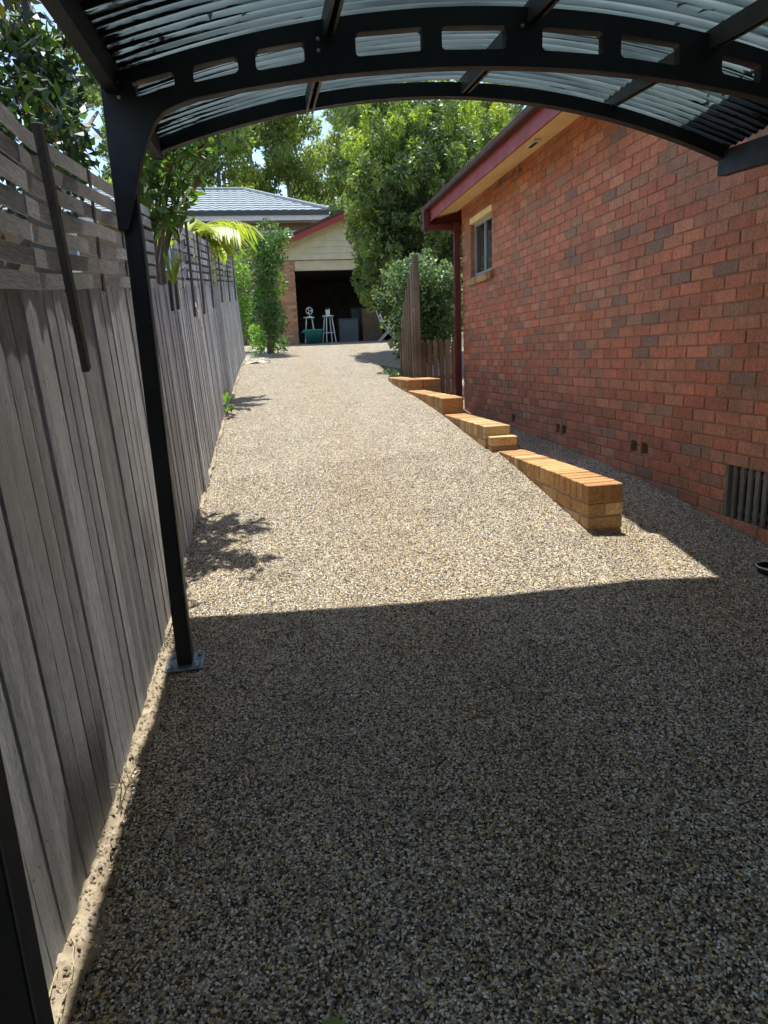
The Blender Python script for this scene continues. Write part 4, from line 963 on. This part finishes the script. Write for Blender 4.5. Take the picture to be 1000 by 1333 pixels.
for pts in stems:
    a, b_, c = pts[2], pts[3], pts[4]
    for i in range(11):
        t = .2 + .8 * i / 10; p = (a + (b_ - a) * (t * 2)) if t < .5 else (b_ + (c - b_) * (t * 2 - 1))
        d = Vector((random.uniform(-.6, 1), random.uniform(-1, 1), random.uniform(-.1, .9))).normalized(); Ltw = random.uniform(.10, .26); q = p + d * Ltw
        if q.x < FX(q.y) - .25: q.x = FX(q.y) - .2
        MB().tube([p, (p + q) / 2 + Vector((0, 0, .015)), q], [.005, .0035, .002], 5).build('twig', M['bark'], ft)
        for j in range(random.randint(9, 13)):
            if leafn >= 300: REST.append((p + (q - p) * random.uniform(.2, 1.1)) + Vector((random.gauss(0, .03), random.gauss(0, .03), random.gauss(0, .03)))); continue
            s = random.uniform(.35, 1.05); o = link('leaf', random.choice(LV), ft); o.matrix_parent_inverse = Matrix()
            dd = (d * .7 + Vector((random.gauss(0, .6), random.gauss(0, .6), random.gauss(-.05, .5)))).normalized()
            o.location = p + (q - p) * s - ft.location; o.rotation_euler = (dd.to_track_quat('Y', 'Z')).to_euler(); o.rotation_euler.rotate_axis('Y', random.uniform(-.8, .8)); leafn += 1
P = np.array([tuple(p) for p in REST]); P[:, 0] = np.maximum(P[:, 0], FX(5.2) - .3)
Q = leaf_quads(np.repeat(P, 1, 0) + RNG.normal(size=(len(P), 3)) * .04, .115, .1, .34, .6)
o = quads_mesh('foliage', Q, 4, colours(len(Q), (.055, .10, .025), .4, .16), M['leaf'], ft); o['kind'] = 'stuff'
# spiky yellow-green tuft on the palings' top beside it
tf_ = empty('spiky_tuft', (-.57, 4.86, latB(4.86) + .03), 'small yellow-green spiky tuft at the top of the palings', 'plant')
TM = [leaf_mesh(random.uniform(.16, .26), .022, (.17, .20, .035), .4, .1) for _ in range(4)]
for i in range(11):
    o = link('leaf', random.choice(TM), tf_); o.matrix_parent_inverse = Matrix(); o.location = (random.uniform(-.01, .02), random.uniform(-.03, .03), .0)
    dd = Vector((random.uniform(-.2, .4), random.uniform(-.5, .5), 1)).normalized(); o.rotation_euler = dd.to_track_quat('Y', 'X').to_euler()
# palm behind the fence
pm = empty('palm', (-.9, 9.6, G(-.9, 9.6)), 'yellow-green palm rising behind the fence before the grey roof', 'palm')
MB().tube([(-.9, 9.6, G(-.9, 9.6) - .1), (-.88, 9.6, CH + 1.0), (-.85, 9.6, CH + 1.54)], [.05, .045, .035], 10).build('trunk', M['bark'], pm, smooth=True)
PL = [leaf_mesh(.42, .05, (.22, .24, .03), .3, .2), leaf_mesh(.36, .05, (.19, .23, .03), .3, .25), leaf_mesh(.30, .045, (.27, .25, .025), .3, .2), leaf_mesh(.38, .03, (.15, .20, .03), .3, .3)]
for az, el, Lf in ((-.1, 1.3, .6), (-.4, .8, .45), (.5, .85, .5), (-.25, 1.05, .55), (.25, 1.2, .95), (-.6, .85, .85), (-1.3, 1.0, .8), (2.6, .9, .9), (1.4, 1.0, .8)):
    base = Vector((-.85, 9.6, CH + 1.52)); dirh = Vector((math.cos(az), math.sin(az), 0)); pts = []
    for i in range(9):
        t = i / 8; pts.append(base + dirh * (Lf * t * math.cos(el * (1 - .5 * t))) + Vector((0, 0, Lf * (t * math.sin(el) - .62 * t * t))))
    fr_ = MB().tube(pts, list(np.linspace(.012, .003, 9)), 6).build('frond', M['straw'], pm, smooth=True)
    for i in range(1, 23):
        t = i / 22 * 8; k = min(int(t), 7); p = pts[k].lerp(pts[k + 1], t - k); tan = (pts[k + 1] - pts[k]).normalized(); side = tan.cross(Vector((0, 0, 1))).normalized()
        for s in (-1, 1):
            o = link('leaflet', random.choice(PL), fr_); o.matrix_parent_inverse = world_of(fr_).inverted(); dd = (side * s * .7 + tan * .6 + Vector((0, 0, -.35))).normalized()
            o.matrix_basis = Matrix.Translation(p) @ dd.to_track_quat('Y', 'Z').to_matrix().to_4x4()

# gum trees on the rise behind
def gum(i, x, y, H, cw, base, label):
    z0 = float(terrain_z(np.array(x), np.array(y))); t = empty('gum_tree', (x, y, z0), label, 'tree', 'tall gum trees on the rise behind the houses')
    lean = random.uniform(-.6, .6); trk = [(x + lean * s * s, y, z0 + H * s * .93) for s in np.linspace(0, 1, 7)]
    MB().tube(trk, list(np.linspace(.22, .04, 7)), 8).build('trunk', M['palebark'], t, smooth=True); Q = []; C = []
    for k in range(44):
        s = random.uniform(.16, 1.0); a = random.uniform(0, 6.28); rr = cw * (1 - .55 * abs(s - .6)) * math.sqrt(random.random())
        cx0 = x + lean * s * s + rr * math.cos(a); cy0 = y + rr * math.sin(a) * .8; cz0 = z0 + H * s
        if k < 9: MB().tube([(x + lean * s * s * .8, y, z0 + H * max(s - .14, .1)), ((cx0 + x) / 2, (cy0 + y) / 2, cz0 - .7), (cx0, cy0, cz0)], [.09, .06, .025], 6).build('branch', M['palebark'], t, smooth=True)
        n = 330; P = clump_points(np.array((cx0, cy0, cz0)), (1.05 * random.uniform(.7, 1.3), 1.0, .8 * random.uniform(.7, 1.3)), n, .3)
        Q.append(leaf_quads(P, .32, .5, .42, .4)); C.append(colours(n, np.array(base) * random.uniform(.75, 1.25), .3, .05))
    o = quads_mesh('crown', np.concatenate(Q), 4, np.concatenate(C), M['leafmatte'], t); o['kind'] = 'stuff'
ordn = ['first', 'second', 'third', 'fourth', 'fifth', 'sixth', 'seventh', 'eighth', 'ninth', 'tenth', 'eleventh', 'twelfth', 'thirteenth', 'fourteenth', 'fifteenth', 'sixteenth']
xsT = np.linspace(-10, 20, 16)
for i, x in enumerate(xsT):
    y = (44, 52, 48, 57)[i % 4] + random.uniform(-1.5, 1.5)
    gum(i, x + random.uniform(-.5, .5), y, random.uniform(16.0, 19.5), random.uniform(2.1, 2.9), random.choice(((.20, .22, .095), (.165, .19, .08), (.225, .235, .115), (.16, .185, .075))),
        f'tall pale gum tree, {ordn[i]} from the left in the row of forest behind the roofs')
# undergrowth closing the forest's foot
P = np.stack([RNG.uniform(-26, 34, 34000), RNG.uniform(38, 62, 34000), np.zeros(34000)], 1); P[:, 2] = terrain_z(P[:, 0], P[:, 1]) + RNG.random(34000) ** 1.3 * 5.5
o = quads_mesh('undergrowth', leaf_quads(P, .55, .2, .5), 4, colours(34000, (.07, .10, .035), .4, .05), M['leafmatte'])
tag(o, 'dense dark undergrowth between the trunks of the forest behind', 'undergrowth', kind='stuff')

# ------------------------------------------------------------------ small things
def twiggy(name, label, cat, base, n, h, spread, r, matl):
    t = empty(name, base, label, cat)
    for k in range(n):
        d = Vector((random.uniform(-spread, spread), random.uniform(-spread, spread), h * random.uniform(.6, 1.1))); b = Vector(base); m1 = b + d * .5 + Vector((random.uniform(-.02, .02), random.uniform(-.02, .02), 0))
        MB().tube([b, m1, b + d], [r, r * .8, r * .35], 6).build('stem', M[matl], t)
        for q in range(2):
            e = m1 + Vector((random.uniform(-1, 1), random.uniform(-1, 1), random.uniform(.2, 1))).normalized() * h * .35
            MB().tube([m1, (m1 + e) / 2 + Vector((0, 0, .006)), e], [r * .6, r * .5, r * .2], 5).build('twig', M[matl], t)
    return t
twiggy('dry_weed', 'dry pale weed sprouting beside the near brick pier of the edging', 'weed', (2.21, 3.80, G(2.21, 3.8)), 5, .13, .10, .003, 'straw')
twiggy('dry_twig', 'bare forked twig sticking up from the soil at the foot of the fence', 'twig', (-.575, 1.98, G(-.57, 1.98) + .01), 2, .13, .035, .0025, 'twig')
for i, (yy, hh) in enumerate(((4.35, .13), (4.8, .10), (4.95, .14), (5.9, .10))):
    twiggy('dry_grass', ('tall dry grass sprig behind the middle of the near edging step', 'short dry grass sprig behind the near edging step', 'dry grass sprig behind the far end of the near edging step', 'dry grass sprig behind the second edging step')[i], 'grass', (2.20, yy, G(2.2, yy)), 4, .24 + hh * .7, .05, .0022, 'straw')
# green weed at the fence foot
t = empty('green_weed', (FX(8.2) + .05, 8.2, G(FX(8.2) + .05, 8.2)), 'green leafy weed at the foot of the fence half way up the drive', 'weed')
for i in range(16):
    o = link('leaf', random.choice(LV), t); o.matrix_parent_inverse = Matrix(); o.location = (random.uniform(-.03, .05), random.uniform(-.1, .1), random.uniform(.02, .22)); dd = Vector((random.uniform(-.4, 1), random.uniform(-.8, .8), random.uniform(.2, 1))).normalized(); o.rotation_euler = dd.to_track_quat('Y', 'Z').to_euler()
t2 = empty('seedling', (.03, 1.15, G(.03, 1.15)), 'tiny green seedling on the concrete at the bottom of the picture', 'weed')
SM_ = leaf_mesh(.028, .012, (.13, .17, .04))
for i in range(7):
    o = link('leaf', SM_, t2); o.matrix_parent_inverse = Matrix(); a = i * .9; o.location = (0, 0, .006); dd = Vector((math.cos(a), math.sin(a), .35)).normalized(); o.rotation_euler = dd.to_track_quat('Y', 'Z').to_euler()
# dead runners lying on the soil strip
mb = MB()
for k in range(11):
    yy = random.uniform(1.15, 2.3); xx = FX(yy) + random.uniform(.0, .06); p = []; a = random.uniform(0, 3.1)
    for i in range(5): p.append((xx + .016 * i * math.cos(a) * random.uniform(.3, 1), yy + .03 * i * math.sin(a), G(xx, yy) + .028 + .008 * math.sin(i * 1.7 + k)))
    mb.tube(p, .0010, 5)
tag(mb.build('dead_runners', M['straw']), 'tangle of dead straw runners on the soil by the near fence', 'straw', kind='stuff')
# withered tendril hanging on the palings
mb = MB()
for k in range(5):
    p = [(FX(6.1) + .03, 6.1 + random.uniform(-.04, .04), latB(6.1) - .12)]
    for i in range(6): p.append((p[-1][0] + random.uniform(-.002, .012), p[-1][1] + random.uniform(-.05, .05), p[-1][2] - random.uniform(.02, .05)))
    mb.tube(p, .003, 5)
tag(mb.build('withered_tendril', M['twig']), 'withered pale tendril hanging down the palings below the small tree', 'vine')
# dark dried vine under the eave
mb = MB()
for k in range(9):
    p = [(HX - .012, 7.9 + random.uniform(-.35, .35), CH + 2.0)]
    for i in range(5): p.append((p[-1][0] + random.uniform(-.012, .004), p[-1][1] + random.uniform(-.09, .09), p[-1][2] - random.uniform(.005, .03)))
    mb.tube(p, .004, 5)
tag(mb.build('dried_vine', M['bark']), 'thin dark dried vine clinging under the cream eave near the window', 'vine')
# round dish by the house wall
dz = G(2.70, 3.12); ds = empty('plant_dish', (2.70, 3.12, dz), 'round black dish with pale rim on the ground by the house wall', 'dish')
MB().lathe([(0, .006), (.07, .006), (.085, .04), (.088, .04), (.075, .0), (0, 0)], (2.70, 3.12, dz + .004), 28).build('bowl', M['blackplastic'], ds, smooth=True)
MB().tube([(2.70 + .0865 * math.cos(a), 3.12 + .0865 * math.sin(a), dz + .045) for a in np.linspace(0, 2 * math.pi, 33)], .004, 6).build('rim', M['white'], ds)
print('leaves', leafn)

# fallen leaves blown against the edges of the drive
n = 90; P = np.zeros((n, 3)); yy = RNG.uniform(1.4, 11, n) ; left = RNG.random(n) < .6
P[:, 1] = yy; P[:, 0] = np.where(left, FX(yy) + .10 + RNG.exponential(.16, n), 1.80 - RNG.exponential(.22, n)); k = (RNG.random(n) < .25); P[k, 0] = RNG.uniform(-.3, 1.7, k.sum())
P[:, 2] = g(P[:, 0], P[:, 1]) + .008
Q = leaf_quads(P, .034, 0, .42, 0); Q[:, :, 2] = P[:, 2][:, None] + (Q[:, :, 2] - P[:, 2][:, None]) * .22 + .002
tag(quads_mesh('leaf_litter', Q, 4, colours(n, (.075, .045, .02), .4, .1), M['leafmatte']), 'few small brown fallen leaves scattered along the driveway edges', 'leaves', kind='stuff')

Q = leaf_quads(LIT, .06, 0, .4, 0); Q[:, :, 2] = LIT[:, 2][:, None] + (Q[:, :, 2] - LIT[:, 2][:, None]) * .15
o = quads_mesh('roof_litter', Q, 4, colours(len(LIT), (.05, .03, .015), .4), M['leafmatte']); tag(o, 'dead leaves lying in the troughs of the carport roof sheets', 'leaves', kind='stuff')
